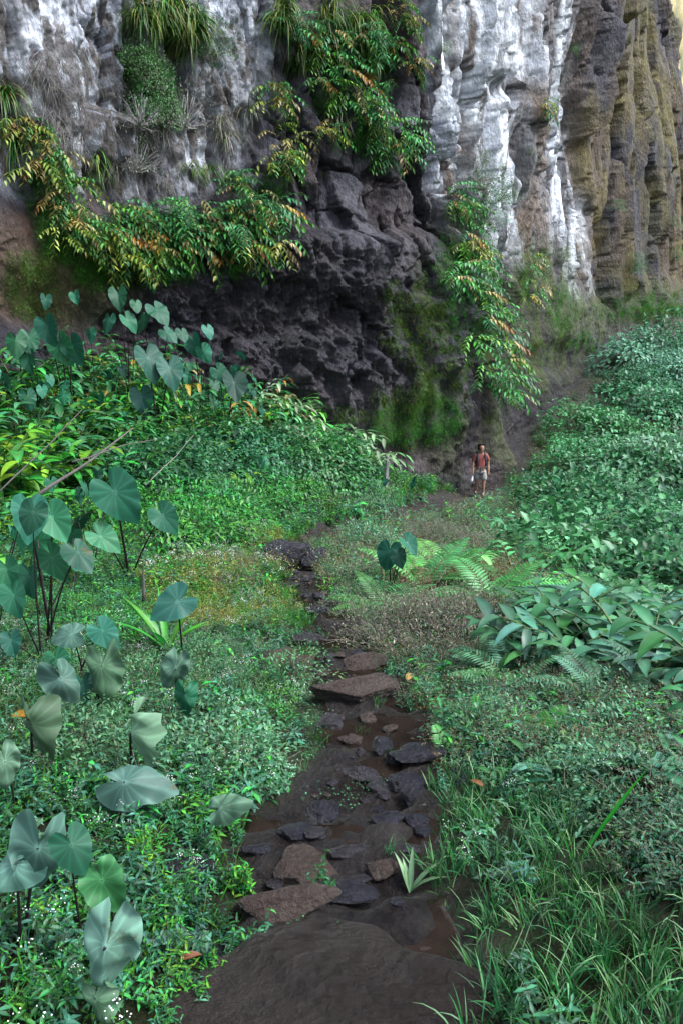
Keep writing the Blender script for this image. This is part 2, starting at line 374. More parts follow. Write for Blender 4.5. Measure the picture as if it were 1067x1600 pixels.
WX = PX + (fbm(SSg * .5, ZZ * .5, 0, 4, 31) - .5) * 60; WY = PY + (fbm(SSg * .5, ZZ * .5, 0, 4, 32) - .5) * 60
sc = BY / 28.0                                             # far rock keeps its real scale but coarser blocks
streak = fbm(SSg * 3.2, ZZ * .22, 0, 5, 41); streak2 = fbm(SSg * 7, ZZ * .35, 0, 4, 42)
rgh = fbm(SSg * 1.6, ZZ * 1.6, 0, 6, 43); rid = ridge(SSg * .7, ZZ * .45, 0, 5, 44)
big = fbm(SSg * .22, ZZ * .12, 0, 3, 45)
mL = ell(WX, WY, 150, 60, 330, 260, .12)                                    # grey wall upper left
mR = ss(672, 700, WX) * (1 - ss(895, 935, WX)) * (1 - ss(400, 470, WY))      # streaked wall
mO = ss(900, 930, WX) * (1 - ss(455, 490, WY))                               # ochre prisms on the right
mM = ell(WX, WY, 560, 255, 180, 175, .25)                                    # dark blocks in the middle
mS = ell(WX, WY, 450, 480, 330, 125, .2) * (1 - mM * .7)                     # rough clinker band
mF = ell(WX, WY, 540, 600, 120, 80, .3)                                      # fluted foot
mG = ell(WX, WY, 640, 560, 120, 160, .4)
rgv = fbm(SSg * 2.2, ZZ * .45, 0, 5, 48); iso = 1 - .85 * np.clip(mR + mO + mL, 0, 1)
d = (big - .5) * (2.2 - 1.1 * mR) + ((rid - .5) * .5 + (rgh - .5) * .35) * iso + (rgv - .5) * .5 * (1 - iso)
f1, f2, cid, dx, dy = worley(SSg * .60 + rgh * .2, ZZ * .27 + rgh * .2, 51)
blocks = (cid - .5) * .9 + dx * (cid - .5) * 1.9 + dy * (h3(np.floor(cid * 999), 1, 1) - .5) * 1.6 - .45 * (1 - ss(0, .09, f2 - f1))
g1, g2, gid, ex, ey = worley(SSg * 1.5 + rgh * .35, ZZ * .85 + rgh * .35, 52)
blocks2 = (gid - .5) * .32 + ex * (gid - .5) * .7 + ey * (h3(np.floor(gid * 999), 2, 1) - .5) * .6 - .14 * (1 - ss(0, .12, g2 - g1))
rgv = fbm(SSg * 2.2, ZZ * .45, 0, 5, 48)
o1, o2, oid, ox, oy = worley(SSg * .36 + rgv * .35, ZZ * .10 + big * .5, 53)
prism = (oid - .5) * 1.4 + ox * (oid - .5) * 2.6 - .6 * (1 - ss(0, .07, o2 - o1))
p1, p2, pid, qx, qy = worley(SSg * .8 + rgv * .5, ZZ * .16 + rgv * .5, 54)
d = d + mM * (blocks + blocks2) + mO * (prism * 1.1 + (pid - .5) * .45 + qx * (pid - .5) * .9 - .25 * (1 - ss(0, .08, p2 - p1)))
d = d + .5 * mS * blocks2 + .35 * mS * blocks + mS * .8 * ((ridge(SSg * 1.7, ZZ * 1.0, 0, 5, 55) - .5) * 1.8 + (fbm(SSg * 3.8, ZZ * 2.4, 0, 4, 56) - .5) * 1.2 + (ridge(SSg * 7, ZZ * 5, 0, 2, 49) - .5) * .22)
v1, v2, vid, ux, uy = worley(SSg * .85 + rgv * .4, ZZ * .15 + rgv * .3, 95); w1, w2, wid, tx_, ty_ = worley(SSg * 2.6 + rgv * .5, ZZ * .5 + rgv * .5, 96)
d = d + mR * ((streak - .5) * .7 + (vid - .5) * .6 + ux * (vid - .5) * 1.6 + uy * (h3(np.floor(vid * 999), 3, 1) - .5) * .6 - .4 * (1 - ss(0, .06, v2 - v1)) + (wid - .5) * .22 + tx_ * (wid - .5) * .5 - .12 * (1 - ss(0, .15, w2 - w1)) + (fbm(SSg * 14, ZZ * .5, 0, 3, 46) - .5) * .2 + (fbm(SSg * .8, ZZ * .12, 0, 3, 57) - .5) * .5)
d = d + mL * ((streak - .5) * .3 + (vid - .5) * .45 + ux * (vid - .5) * .9 - .2 * (1 - ss(0, .08, v2 - v1)) + (fbm(SSg * 4, ZZ * 3, 0, 5, 58) - .5) * .45)
d = d + (mF + mG * .6) * (np.abs(2 * vn(SSg * 2.3 + rgh * 1.2, ZZ * .3, 0, 59) - 1) * .5)
# ledge that carries the ginger, undercut below it, step above the clinker band
d = d + .55 * ell(PX, PY, 250, 395, 260, 95, .5) - .35 * ell(PX, PY, 170, 480, 300, 50, .5) + .9 * ss(345, 375, WY) * ss(380, 450, WX) * (1 - ss(690, 720, WX))
d = d + .5 * ss(500, 620, WY) * (1 - ss(700, 760, WX)) + .8 * ell(PX, PY, 160, 215, 34, 48, .25)
for (a, b, c_, e_, q) in [(285, 75, 16, 60, 1.5), (207, 90, 5, 110, .7), (325, 200, 9, 60, .9), (445, 120, 22, 40, .5), (775, 135, 13, 20, .8), (716, 160, 6, 150, .7),
                          (835, 200, 10, 110, .7), (680, 130, 10, 180, 1.3), (905, 200, 16, 160, 1.0), (800, 260, 8, 90, .5), (615, 60, 22, 110, .9),
                          (700, 640, 16, 90, 1.0), (850, 560, 60, 26, .5)]:
    d = d - q * ell(WX * .35 + PX * .65, PY, a, b, c_, e_, .5)
d = d + np.clip(1 - ZZ, 0, 9) * .20 - np.clip(ZZ - 6, 0, 60) * .03
d = d + (fbm(SSg * 6, ZZ * 6, 0, 3, 60) - .5) * .16 * iso
d = d * np.clip(1 - ss(69, 72, BY), .3, 1)
CXX, CYY = BX + NX * d, BY + NY * d
CXX = CXX + (9 - ZZ) * .22 * ss(50, 66, BY) * np.clip(1 - (ZZ - 25) / 20, 0, 1)
CP3 = np.stack([CXX, CYY, ZZ], -1)
# colours of the stone
dk = mixc(np.zeros(ZZ.shape + (3,)) + np.array((.045, .043, .058)), (.10, .09, .105), ss(.4, .65, rgh))
dk = mixc(dk, (.10, .062, .045), ss(.5, .68, fbm(SSg * .35, ZZ * .35, 0, 4, 61)) * .35)
dk = mixc(dk, (.045, .044, .060), mS * .8); dk = mixc(dk, (.072, .062, .07), mS * ss(.5, .7, fbm(SSg * 1.1, ZZ * 1.1, 0, 4, 63)) * .8)
dk = mixc(dk, (.12, .075, .048), ell(WX, WY, 40, 420, 110, 90, .3) * .8)
dk = mixc(dk, (.115, .115, .145), mM * ss(.45, .6, cid) * .7)
crk = np.clip((1 - ss(0, .07, f2 - f1)) + .7 * (1 - ss(0, .09, g2 - g1)), 0, 1) * np.clip(mM + .5 * mS, 0, 1)
dk = mixc(dk, (.016, .014, .018), crk * .8)
pit = ss(.50, .60, fbm(SSg * 6.5, ZZ * 2.6, 0, 5, 64) + .16 * ell(WX, WY, 170, 170, 170, 110, .6) - .05)
gl = mixc(np.zeros(ZZ.shape + (3,)) + np.array((.38, .41, .48)), (.66, .70, .78), ss(.42, .62, streak))
gl = mixc(gl, (.20, .20, .22), ss(.5, .66, fbm(SSg * 1.3, ZZ * .4, 0, 4, 65)) * .7); gl = mixc(gl, (.065, .047, .032), pit * .8)
gl = mixc(gl, (.11, .085, .05), ss(.5, .62, fbm(SSg * .6, ZZ * .5, 0, 4, 66)) * .3)
lm = mL * (1 - ell(WX, PY, 285, 75, 20, 80, .5)) * (1 - ell(WX, PY, 207, 110, 8, 120, .5)) * (1 - ss(345, 420, WX + .25 * PY - 30) * .9)
lm = np.maximum(lm * (1 - .75 * ell(WX, WY, 245, 160, 45, 140, .4)), .9 * ell(WX, WY, 385, 70, 28, 120, .4)) * ss(-.1, .2, 1 - ss(250, 330, WY))
dk = mixc(dk, gl, lm) if False else dk * (1 - lm[..., None]) + gl * lm[..., None]
def col_mask(pairs):
    o = np.zeros(ZZ.shape)
    for cx, w0, y0, y1, a in pairs:
        o = np.maximum(o, a * np.exp(-((PX + (streak - .5) * 22 - cx) / w0) ** 2) * ss(y0 - 40, y0 + 10, WY) * (1 - ss(y1 - 20, y1 + 60, WY)))
    return o
wm = col_mask([(700, 16, -60, 270, 1.), (745, 22, -60, 150, 1.), (735, 16, 0, 200, .9), (765, 17, 150, 330, .95), (788, 10, 140, 310, 1), (790, 16, -60, 120, .8),
               (778, 10, 270, 370, .9), (815, 18, -60, 110, .8), (840, 9, 80, 200, .5), (886, 13, -60, 190, .95), (872, 22, 200, 400, .85), (900, 13, 60, 200, .7),
               (905, 12, 280, 420, .8), (725, 14, 150, 300, .5), (880, 16, 330, 440, .9), (690, 6, 0, 120, .6)])
wm = np.clip(wm * 1.25 * ss(.42, .50, streak * .4 + streak2 * .35 + fbm(SSg * 15, ZZ * .55, 0, 3, 47) * .25), 0, 1)
wc = mixc(np.zeros(ZZ.shape + (3,)) + np.array((.36, .39, .45)), (.78, .82, .88), ss(.42, .62, streak2))
gr = mixc(np.zeros(ZZ.shape + (3,)) + np.array((.085, .08, .085)), (.22, .225, .24), ss(.4, .65, streak))
gr = mixc(gr, (.13, .085, .05), ss(.5, .62, fbm(SSg * 1.6, ZZ * .2, 0, 4, 67)) * .8)
dk = dk * (1 - .75 * mR[..., None]) + gr * .75 * mR[..., None]
dk = dk * (1 - wm[..., None]) + wc * wm[..., None]
oc = mixc(np.zeros(ZZ.shape + (3,)) + np.array((.055, .052, .07)), (.135, .105, .04), ss(.44, .60, fbm(SSg * .55, ZZ * .16, 0, 4, 68) + .05 * ss(960, 1060, PX)))
oc = mixc(oc, (.085, .055, .038), ss(.5, .62, fbm(SSg * .9, ZZ * .3, 0, 4, 69)) * .8); oc = mixc(oc, (.15, .14, .04), ss(930, 1060, WX) * ss(.46, .6, streak) * .7)
dk = dk * (1 - mO[..., None]) + oc * mO[..., None]
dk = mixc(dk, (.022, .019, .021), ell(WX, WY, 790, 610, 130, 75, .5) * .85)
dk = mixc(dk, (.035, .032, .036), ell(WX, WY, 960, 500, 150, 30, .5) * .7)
GRN = np.array((.075, .10, .022))
gm = np.clip(ell(WX, WY, 655, 560, 75, 170, .45) * ss(.42, .58, fbm(SSg * 1.2, ZZ * .5, 0, 4, 70)) + ell(WX, WY, 830, 500, 75, 110, .4) * ss(.35, .5, streak)
             + ell(WX, WY, 970, 480, 110, 40, .4) * .6 + .6 * ell(WX, WY, 100, 450, 90, 60, .4), 0, 1) * .8
dk = mixc(dk, GRN, gm)
dk = dk * (.45 + 1.1 * fbm(SSg * 5, ZZ * 5, 0, 4, 71))[..., None] * (.82 + .30 * mL + .42 * mR)[..., None]
# plateau behind the edge, so that the rock is a mass and not a sheet
back = CP3[-1].copy(); back[:, 0] -= NX[-1] * 26; back[:, 1] -= NY[-1] * 26; back[:, 2] += 6
P3 = np.concatenate([CP3, back[None]], 0); C3 = np.concatenate([dk, dk[-1:] * 0 + .05], 0)
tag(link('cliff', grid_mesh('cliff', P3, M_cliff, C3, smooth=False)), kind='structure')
CPX, CPY = proj(CXX, CYY, ZZ)
# index of the front-most cliff vertex per 4-pixel cell
_cell = {}
_d = np.hypot(CXX, CYY)
for i in range(0, NZ - 30, 2):
    for j in range(0, NS, 2):
        a, b = CPX[i, j], CPY[i, j]
        if -80 < a < 1120 and -60 < b < 780:
            k = (int(a // 6), int(b // 6))
            if k not in _cell or _d[i, j] < _d[_cell[k]]: _cell[k] = (i, j)
def cliff(px, py, out=0.0):
    for r in range(0, 8):
        for a in range(-r, r + 1):
            for b in range(-r, r + 1):
                k = (int(px // 6) + a, int(py // 6) + b)
                if k in _cell:
                    i, j = _cell[k]; n = Vector((NX[i, j], NY[i, j], 0))
                    return Vector(CP3[i, j]) + n * out, n
    return None, None

# sunlit rock wall across the valley, beyond the end of the cliff
ys = np.linspace(108, 230, 110); zs = np.linspace(-40, 80, 80)
FYY, FZZ = np.meshgrid(ys, zs); FXX = 36 + (FYY - 108) * .62 + (fbm(FYY * .12, FZZ * .12, 0, 5, 81) - .5) * 5 + FZZ * .08
fc = mixc(np.zeros(FYY.shape + (3,)) + np.array((.62, .52, .24)), (.16, .17, .05), ss(.45, .6, fbm(FYY * .5, FZZ * .35, 0, 5, 82)))
tag(link('far_cliff', grid_mesh('far_cliff', np.stack([FXX, FYY, FZZ], -1), M_cliff, fc)), kind='structure')

# ------------------------------------------------------------------ scattered stuff: one object of many instances
PROTO_N = [0]
def stuff(name, protos, pts, rots, scl, idx, label=None, cat=None):
    """protos: meshes; one object whose points carry instances of them"""
    PROTO_N[0] += 1
    src = bpy.data.collections.new('%s_shapes' % name)
    for i, me in enumerate(protos):
        o = bpy.data.objects.new('s%02d_%02d' % (PROTO_N[0], i), me); src.objects.link(o)
    n = len(pts); me = bpy.data.meshes.new(name); me.vertices.add(n)
    me.vertices.foreach_set('co', np.asarray(pts, np.float32).ravel())
    a = me.attributes.new('rot', 'FLOAT_VECTOR', 'POINT'); a.data.foreach_set('vector', np.asarray(rots, np.float32).ravel())
    a = me.attributes.new('scl', 'FLOAT', 'POINT'); a.data.foreach_set('value', np.asarray(scl, np.float32))
    a = me.attributes.new('idx', 'INT', 'POINT'); a.data.foreach_set('value', np.asarray(idx, np.int32))
    ng = bpy.data.node_groups.new(name, 'GeometryNodeTree')
    ng.interface.new_socket('Geometry', in_out='INPUT', socket_type='NodeSocketGeometry')
    ng.interface.new_socket('Geometry', in_out='OUTPUT', socket_type='NodeSocketGeometry')
    gi, go = ng.nodes.new('NodeGroupInput'), ng.nodes.new('NodeGroupOutput')
    ip = ng.nodes.new('GeometryNodeInstanceOnPoints'); ci = ng.nodes.new('GeometryNodeCollectionInfo')
    ci.inputs['Collection'].default_value = src; ci.inputs['Separate Children'].default_value = True; ci.inputs['Reset Children'].default_value = True
    def na(nm, t):
        x = ng.nodes.new('GeometryNodeInputNamedAttribute'); x.data_type = t; x.inputs[0].default_value = nm; return x.outputs['Attribute']
    er = ng.nodes.new('FunctionNodeEulerToRotation')
    l = ng.links.new
    l(gi.outputs[0], ip.inputs['Points']); l(ci.outputs[0], ip.inputs['Instance']); ip.inputs['Pick Instance'].default_value = True
    l(na('idx', 'INT'), ip.inputs['Instance Index']); l(na('rot', 'FLOAT_VECTOR'), er.inputs[0]); l(er.outputs[0], ip.inputs['Rotation'])
    l(na('scl', 'FLOAT'), ip.inputs['Scale']); l(ip.outputs[0], go.inputs[0])
    o = bpy.data.objects.new(name, me); COL.objects.link(o); md = o.modifiers.new('scatter', 'NODES'); md.node_group = ng
    return tag(o, label, cat, None, 'stuff')

def jit(c, a=.2):
    k = 1 + R.uniform(-a, a); return tuple(max(0.003, x * k * (1 + R.uniform(-a, a) * .35)) for x in c)
def rdir(zmin=0.0, zmax=1.0):
    a = R.uniform(0, 2 * math.pi); z = R.uniform(zmin, zmax); r = math.sqrt(max(0, 1 - z * z)); return Vector((r * math.cos(a), r * math.sin(a), z))
UP = Vector((0, 0, 1))
DARKG, MIDG, TEAL, YELG, LIME = (.018, .070, .020), (.038, .140, .032), (.040, .130, .070), (.085, .175, .030), (.070, .220, .040)
BROWN, RUST, STRAW, GREYG = (.10, .062, .035), (.21, .095, .035), (.22, .18, .09), (.115, .155, .10)

def p_grass(cols, n=16, L=.22, W=.008, lean=.5, droop=1.1):
    m = MB()
    for i in range(n):
        b = Vector((R.gauss(0, .04), R.gauss(0, .04), -.02)); d = (UP + rdir(0, .3) * R.uniform(.1, lean)).normalized()
        m.blade(b, d, d.orthogonal(), L * R.uniform(.5, 1.15), W * R.uniform(.7, 1.3), jit(R.choice(cols)), 4, droop * R.uniform(.4, 1.3), .1, 'grass', twist=R.uniform(-1, 1))
    return m
def p_herb(cols, stems=6, H_=.2, pairs=5, L=.055, W=.024, flower=0, stemc=(.05, .05, .02), spread=.5, prof='ovate', seeds=0, seedc=(.12, .085, .06)):
    m = MB()
    for i in range(stems):
        p = Vector((R.gauss(0, .035), R.gauss(0, .035), -.02)); d = (UP + rdir(0, .2) * R.uniform(.1, spread)).normalized(); h = H_ * R.uniform(.6, 1.15)
        pts = [p + d * h * t + Vector((d.x, d.y, -.2)) * h * .25 * t * t for t in (0, .33, .66, 1)]
        m.tube(pts, .0022, .0010, stemc, 3); az = R.uniform(0, 6.28)
        for k in range(pairs):
            t = (k + .6) / pairs; q = p + d * h * t + Vector((d.x, d.y, -.2)) * h * .25 * t * t; az += math.pi / 2 + R.uniform(-.3, .3)
            for sgn in (0, math.pi):
                dd = Vector((math.cos(az + sgn), math.sin(az + sgn), R.uniform(.1, .7))).normalized(); sc_ = R.uniform(.6, 1.1) * (1.1 - .5 * t)
                m.blade(q, dd, UP, L * sc_, W * sc_, jit(R.choice(cols)), 2, R.uniform(.3, 1.1), .22, prof)
        top = pts[-1]
        for k in range(flower):
            c = top + Vector((R.gauss(0, .016), R.gauss(0, .016), R.uniform(0, .022))); r = R.uniform(.0025, .0048)
            m.add([c + Vector(x) * r for x in ((1, 0, 0), (-1, 0, 0), (0, 1, 0), (0, -1, 0), (0, 0, 1), (0, 0, -1))],
                  [(0, 2, 4), (2, 1, 4), (1, 3, 4), (3, 0, 4), (2, 0, 5), (1, 2, 5), (3, 1, 5), (0, 3, 5)], jit((.72, .74, .72), .08))
        for k in range(seeds):
            c = top + Vector((R.gauss(0, .03), R.gauss(0, .03), R.gauss(0, .02))); r = R.uniform(.003, .007)
            m.add([c + Vector(x) * r for x in ((1, 0, 0), (-1, 0, .3), (0, 1, 0), (0, 0, 1.4))], [(0, 2, 3), (2, 1, 3), (1, 0, 3)], jit(seedc, .4))
            if k % 2 == 0: m.tube([top - d * .03, c], .0008, .0005, seedc, 3)
    return m
def p_dry(n=12, H_=.3, col=BROWN, leafc=(.10, .075, .05), leaves=5, r=.0016):
    m = MB()
    for i in range(n):
        p = Vector((R.gauss(0, .05), R.gauss(0, .05), -.02)); d = (UP * .8 + rdir(-.1, .4) * R.uniform(.2, 1)).normalized(); pts = [p]
        for k in range(4):
            d = (d + rdir(-1, .6) * .45).normalized(); pts.append(pts[-1] + d * H_ / 4 * R.uniform(.7, 1.2))
        m.tube(pts, r, r * .4, jit(col, .4), 3)
        for k in range(leaves):
            q = pts[R.randint(1, 4)] + rdir(-1, 1) * .02
            m.blade(q, rdir(-.6, .8), UP, R.uniform(.012, .03), .009, jit(leafc, .5), 2, .5, .3, 'ovate')
    return m
def p_cress(col=(.045, .135, .055), n=44):
    m = MB()
    for i in range(n):
        a, r = R.uniform(0, 6.28), .15 * math.sqrt(R.random()); c = Vector((r * math.cos(a), r * math.sin(a), R.uniform(.0, .05) + .012)); q = jit(col, .3); s_ = R.uniform(.004, .010)
        nrm = (UP + rdir(0, 1) * .5).normalized(); u = nrm.orthogonal().normalized(); v_ = nrm.cross(u)
        vs = [c] + [c + (u * math.cos(k * 1.047) + v_ * math.sin(k * 1.047)) * s_ * R.uniform(.85, 1.1) - nrm * s_ * .2 for k in range(6)]
        m.add(vs, [(0, k + 1, (k + 1) % 6 + 1) for k in range(6)], q)
        m.tube([c - Vector((0, 0, .04)), c], .0012, .0008, (.04, .08, .03), 3)
    return m
def p_mosstuft(cols, n=60, L=.16):
    """hanging tuft: fine threads with tiny leaves; local -y is away from the rock, z up"""
    m = MB()
    for i in range(9):
        p = Vector((R.gauss(0, .07), R.uniform(-.02, .02), R.gauss(0, .07))); d = Vector((R.gauss(0, .5), -R.uniform(.3, 1), R.gauss(.1, .4))).normalized(); pts = [p]
        for k in range(4): d = (d + Vector((0, 0, -.55)) + rdir(-1, 1) * .2).normalized(); pts.append(pts[-1] + d * L / 4 * R.uniform(.7, 1.3))
        c0 = R.choice(cols)
        for k in range(n // 9):
            t = R.uniform(.1, 3.99); q = pts[int(t)].lerp(pts[int(t) + 1], t % 1)
            m.blade(q, rdir(-.7, .7), UP, R.uniform(.018, .04), R.uniform(.007, .014), jit(c0, .3), 2, .8, .3, 'ovate')
    return m
def p_root(n=14, L=.8, col=(.20, .19, .18)):
    m = MB()
    for i in range(n):
        p = Vector((R.gauss(0, .12), R.uniform(-.05, .02), R.gauss(0, .1))); d = Vector((R.gauss(0, .3), -R.uniform(.1, .5), -.6)).normalized(); pts = [p]
        for k in range(5): d = (d + Vector((0, .05, -.3)) + rdir(-1, 1) * .35).normalized(); pts.append(pts[-1] + d * L / 5 * R.uniform(.5, 1.3))
        m.tube(pts, .007, .002, jit(col, .4), 3)
    return m

greens = [MIDG, MIDG, DARKG, YELG]
PR = {}
def reg(k, builders, mat): PR[k] = [b.mesh(k + '_shape', mat) for b in builders]
reg('lawn', [p_grass([(.040, .135, .04), (.055, .17, .045), (.035, .11, .045), (.12, .2, .10)], 22, .19, .008, .6, 1.3) for _ in range(4)] , M_leaf)
reg('greengrass', [p_grass([MIDG, LIME, YELG], 18, .18, .007, .6, 1.1) for _ in range(3)], M_leaf)
reg('palegrass', [p_grass([(.08, .15, .07), (.07, .14, .06), (.13, .15, .07), MIDG], 16, .28, .006, .9, 1.4) for _ in range(3)], M_leaf)
reg('herb', [p_herb([MIDG, DARKG, TEAL], 7, .2, 5, .062, .026) for _ in range(3)], M_leaf)
reg('bigherb', [p_herb([MIDG, LIME, TEAL, DARKG], 5, .26, 4, .13, .05, spread=.7, prof='lance') for _ in range(3)], M_leaf)
reg('limeherb', [p_herb([LIME, YELG, MIDG], 7, .18, 5, .045, .02) for _ in range(3)], M_leaf)
reg('tealherb', [p_herb([TEAL, (.05, .11, .07), DARKG], 6, .24, 5, .07, .026, prof='lance') for _ in range(3)], M_leaf)
reg('flowerherb', [p_herb([TEAL, MIDG, (.06, .12, .06)], 6, .28, 5, .05, .02, flower=6, spread=.4) for _ in range(3)], M_leaf)
reg('seedherb', [p_herb([(.06, .12, .06), (.09, .12, .07), TEAL, MIDG], 6, .27, 5, .05, .02, seeds=7, seedc=(.10, .08, .06), spread=.5) for _ in range(3)], M_leaf)
reg('greyherb', [p_herb([(.075, .17, .075), (.05, .14, .05), (.10, .19, .10)], 8, .2, 5, .042, .017, seeds=3, seedc=(.17, .18, .14), spread=.7) for _ in range(3)], M_leaf)
reg('dry', [p_dry() for _ in range(3)], M_dry)
reg('redtwig', [p_dry(9, .24, (.12, .07, .045), (.16, .17, .05), 9) for _ in range(2)], M_dry)
reg('cress', [p_cress() for _ in range(3)], M_leaf)
reg('moss', [p_mosstuft([(.06, .17, .03), (.09, .20, .035), (.04, .12, .03)]) for _ in range(3)], M_moss)
reg('olive_moss', [p_mosstuft([(.10, .16, .03), (.07, .14, .03), (.13, .13, .045)], L=.24) for _ in range(3)], M_moss)
reg('root', [p_root() for _ in range(3)], M_dry)

# where each kind of low growth stands: amounts by place along the valley
def low_growth():
    out = {}
    def put(kind, x, y, z, s): out.setdefault(kind, []).append((x, y, z, s))
    def region(n, y0, y1, pw, smin, smax, widen=1.45):
        Y = (y0 ** pw + (y1 ** pw - y0 ** pw) * rng.random(n)) ** (1 / pw); X = (rng.random(n) * 2 - 1) * (.43 * Y * widen + .5 + .9 * (Y < 9))
        Z = H(X, Y); d = path_d(X, Y); px, py = proj(X, Y, Z); nz = fbm(X * 1.1, Y * 1.1, 0, 3, 91); n2 = fbm(X * .5, Y * .5, 0, 2, 93)
        rr = rng.random(n); r2 = rng.random(n); sc_ = smin + (smax - smin) * rng.random(n)
        for i in range(n):
            x, y, z, a, b, q, r, t, s = X[i], Y[i], Z[i], px[i], py[i], nz[i], rr[i], r2[i], sc_[i]
            if d[i] < .015 + .002 * y + (.22 if y > 23 else 0): continue
            if y > 29 and a < 800: continue
            if d[i] < .16 and r < .45: s *= .6
            if -13 < (x - CX(0, 1) * 0) and False: continue
            left = x < np.interp(y, [p_[1] for p_ in PATH], [p_[0] for p_ in PATH])
            if b > 1215 and not left:
                if a < 930 + 100 * (q - .5) or b > 1400: k = 'lawn' if r < .93 else ('tealherb' if t < .93 else 'flowerherb')
                else: k = 'seedherb' if r < .35 else ('tealherb' if r < .65 else ('palegrass' if r < .95 else 'flowerherb'))
            elif b > 1215: k = 'herb' if r < .36 else ('tealherb' if r < .56 else ('flowerherb' if r < .59 else ('greengrass' if r < .78 else 'limeherb')))
            elif b > 985 and left:
                if d[i] < .35 and t < .7: k = 'cress'
                else: k = 'palegrass' if r < .32 else ('herb' if r < .5 else ('flowerherb' if r < .54 else ('greyherb' if r < .72 else ('greengrass' if r < .9 else 'tealherb'))))
            elif b > 840 and left:
                if a > 230: k = 'limeherb' if r < .36 else ('redtwig' if r < .36 + .5 * ss(.45, .6, q) else ('flowerherb' if r > .97 else 'greengrass'))
                else: k = 'herb' if r < .4 else ('palegrass' if r < .65 else ('limeherb' if r < .85 else 'greengrass'))
            elif left: k = 'limeherb' if r < .5 - .25 * (n2 > .55)[i] else ('greengrass' if r < .72 else ('herb' if r < .87 else ('greyherb' if a > 430 else 'limeherb')))
            elif b > 1030: k = 'seedherb' if r < .38 else ('tealherb' if r < .62 else ('dry' if r < .72 else ('herb' if r < .86 else 'greyherb')))
            elif a < 860 or y > 27: k = 'greyherb' if r < .42 + .3 * (q - .5) else ('herb' if r < .58 else ('palegrass' if r < .72 else ('limeherb' if r < .88 else 'dry')))
            else: k = 'tealherb' if r < .5 else ('herb' if r < .8 else 'greyherb')
            if 630 < a < 800 and 905 < b < 1010 and r < .6: k = 'dry'
            if k in ('herb', 'limeherb', 'tealherb', 'seedherb') and t < (.16 if not (650 < b < 850) else .24) and y > 2.6: k = 'bigherb'; s *= .9
            if k == 'cress': s *= .75 if y < 9 else .6
            put(k, x, y, z, s)
    region(14000, 1.15, 8.5, 1.25, .45, .8)
    region(11000, 8.0, 17, 1.3, .9, 1.5)
    region(13000, 16, 36, 1.3, 1.5, 2.5, 1.3)
    region(900, 36, 56, 1.3, 2, 3.2, 1.2)
    return out
PLAIN = {'bigherb': ('leafy_weeds', 'weeds'), 'lawn': ('grass', 'grass'), 'greengrass': ('fine_grass', 'grass'), 'palegrass': ('pale_grass', 'grass'), 'herb': ('weeds', 'weeds'), 'limeherb': ('bright_weeds', 'weeds'),
         'tealherb': ('broadleaf_weeds', 'weeds'), 'flowerherb': ('flowering_weeds', 'weeds'), 'seedherb': ('seeding_weeds', 'weeds'), 'greyherb': ('grey_weeds', 'weeds'),
         'dry': ('dry_undergrowth', 'undergrowth'), 'redtwig': ('reddish_undergrowth', 'undergrowth'), 'cress': ('watercress', 'ground cover')}
LBL = {'bigherb': 'larger leaved green weeds standing above the small ones', 'lawn': 'long arching grass covering the ground right of the wet path', 'greengrass': 'short fresh green grass along the left of the path',
       'palegrass': 'pale thin grass blades among the weeds', 'herb': 'dark green small leaved weeds over the banks', 'limeherb': 'bright green weeds on the slope left of the path',
       'tealherb': 'bluish green weeds with long leaves near the path', 'flowerherb': 'weeds topped with tiny white flower heads', 'seedherb': 'weeds with brown seed heads right of the path',
       'greyherb': 'greyish fine weeds lining the middle of the trail', 'dry': 'dry brown twiggy undergrowth right of the path', 'redtwig': 'reddish brown twiggy undergrowth left of the path',
       'cress': 'small round leaved plants creeping over the muddy edge'}
for k, v_ in low_growth().items():
    a = np.array(v_); n = len(a)
    rot = np.stack([rng.normal(0, .15, n), rng.normal(0, .15, n), rng.random(n) * 6.28], -1)
    stuff(PLAIN[k][0], PR[k], a[:, :3], rot, a[:, 3], rng.integers(0, len(PR[k]), n), LBL[k], PLAIN[k][1])

